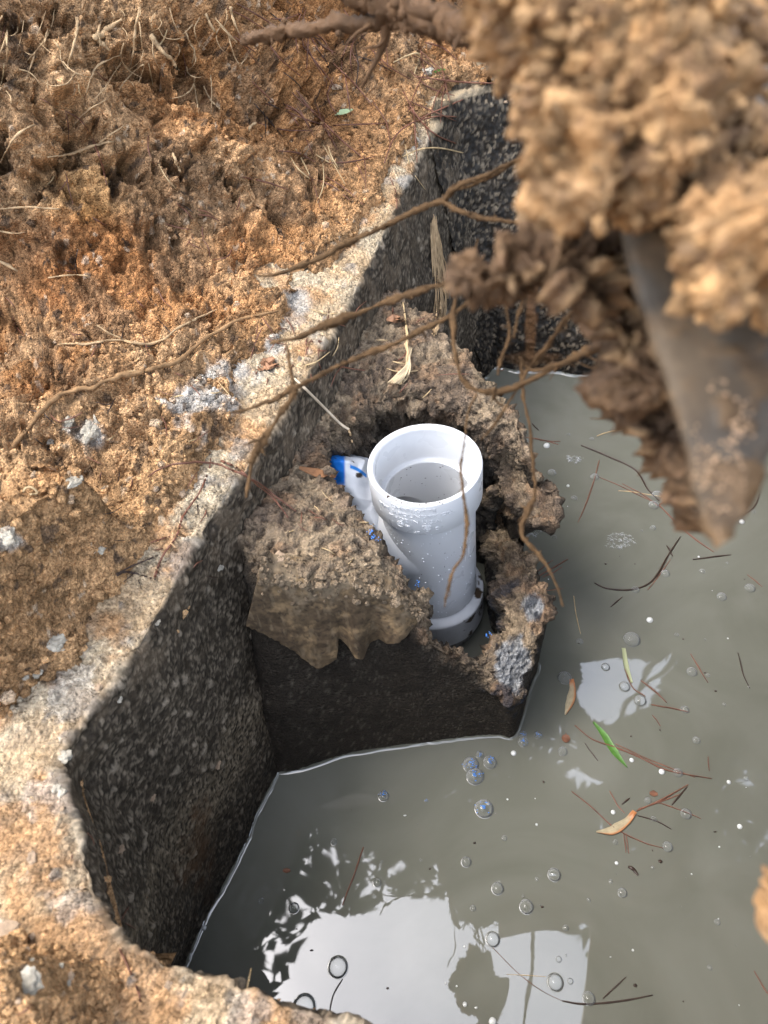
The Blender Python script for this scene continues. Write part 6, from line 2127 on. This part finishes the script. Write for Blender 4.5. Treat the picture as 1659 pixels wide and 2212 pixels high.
# ------------------------------------------------------------------ trees over the pit: the water mirrors them
GAPS = [np.array(g) for g in (
    [(565, 2300), (578, 2180), (602, 2110), (655, 2055), (640, 2012), (672, 1985), (700, 1960), (760, 1956), (850, 1950), (905, 1932), (985, 1950), (1000, 1985), (1045, 1992), (1100, 1972), (1180, 2000), (1250, 2015), (1300, 2100), (1400, 2500), (1500, 4200), (-400, 4200), (300, 2700)],
    [(922, 1812), (945, 1806), (940, 1860), (960, 1925), (915, 1922), (930, 1870)], [(1180, 1868), (1250, 1880), (1296, 1888), (1284, 1925), (1225, 1905), (1190, 1905)],
    [(1218, 1682), (1262, 1676), (1312, 1704), (1300, 1716), (1240, 1712)], [(1245, 1420), (1340, 1402), (1505, 1408), (1445, 1450), (1432, 1540), (1330, 1575), (1248, 1530)])]
GT = 'broadleaf trees standing round the pit'


def tree(x, y, hgt, cr, n_leaf, label, seed):
    r = np.random.default_rng(seed)
    z0 = .72
    T = thing('broadleaf_tree', (x, y, z0), label, 'tree', GT)
    top = np.array([x + r.normal(0, .3), y + r.normal(0, .3), hgt * .8])
    tk = spline(np.array([[x, y, z0 - .2], [x + r.normal(0, .1), y + r.normal(0, .1), hgt * .3], [x + r.normal(0, .2), y + r.normal(0, .2), hgt * .55], top]), 24)
    mb = MB().tube(tk, [.16, .13, .09, .04], 10)
    ends = []
    for k in range(9):
        s = tk[r.integers(11, 22)]
        a = r.uniform(0, 6.28)
        e = s + np.array([math.cos(a) * cr * r.uniform(.6, .95), math.sin(a) * cr * r.uniform(.6, .95), r.uniform(.3, 1.4)])
        mb.tube(spline(np.array([s, (s + e) / 2 + r.normal(0, .15, 3), e]), 10), [.05, .03, .012], 6)
        ends.append(e)
    mb.build('trunk', M['bark'], T)
    cc = np.array([x, y, hgt * .72])
    # leaves in sprays about the twigs
    ncl = 110
    cl = cc + r.normal(0, 1, (ncl, 3)) * np.array([cr * .52, cr * .52, hgt * .12])
    cl = np.vstack([cl, np.array(ends)])
    p = cl[r.integers(0, len(cl), n_leaf)] + r.normal(0, .24, (n_leaf, 3)) * np.array([1, 1, .6])
    mU, mV, mD = proj(p * np.array([1, 1, -1]))
    bad = np.zeros(len(p), bool)
    for g in GAPS:
        bad |= inside(mU, mV, g)
    bad |= (np.hypot(p[:, 0], p[:, 1]) < 1.2) & (p[:, 1] < .9)
    to = p - np.array([-.1, .8, .4])
    bad |= (to @ np.array(sdir)) / np.linalg.norm(to, axis=1) > math.cos(R(13))      # leaves cut away toward the sun so its light gets in
    p = p[~bad]
    n = len(p)
    s = r.uniform(.055, .12, (n, 1))
    d = r.normal(0, 1, (n, 3))
    d /= np.linalg.norm(d, axis=1, keepdims=True)
    e = np.cross(d, r.normal(0, 1, (n, 3)))
    e /= np.linalg.norm(e, axis=1, keepdims=True)
    V = np.stack([p - d * s, p + e * s * .55, p + d * s, p - e * s * .55], 1).reshape(-1, 3)
    link('crown', raw_mesh('crown', V, np.arange(n * 4).reshape(-1, 4), None, False), M['crown'], T)


TREES = [(-3.4, 2.4, 8.0, 2.3, 25000, 'tree nearest the left of the pit, its crown leaning over the bank'), (-1.4, 4.2, 9.0, 2.4, 25000, 'tall tree straight behind the soil bank'), (1.3, 4.3, 8.5, 2.4, 25000, 'tree behind the far wall of the tank'), (3.6, 4.0, 9.0, 2.5, 25000, 'wide tree beyond the far right of the tank'),
         (-5.5, 5.2, 10, 2.6, 9000, 'farther tree behind the left bank'), (-1.0, 7.4, 11, 2.8, 12000, 'tallest tree far behind the bank'), (3.0, 7.6, 11, 2.8, 12000, 'far tree beyond the excavator bucket'), (6.2, 3.2, 9, 2.6, 10000, 'tree out to the right of the tank'),
         (-6.0, .2, 9.5, 2.6, 5000, 'tree out to the left of the pit'), (-5.5, -5.5, 10, 2.8, 4000, 'tree behind the photographer to the left'), (6.5, -4.5, 10, 2.8, 4000, 'tree behind the photographer to the right')]  # the two behind the photographer are added unseen to darken the horizon
for k, a in enumerate(TREES):
    tree(*a, seed=900 + k)
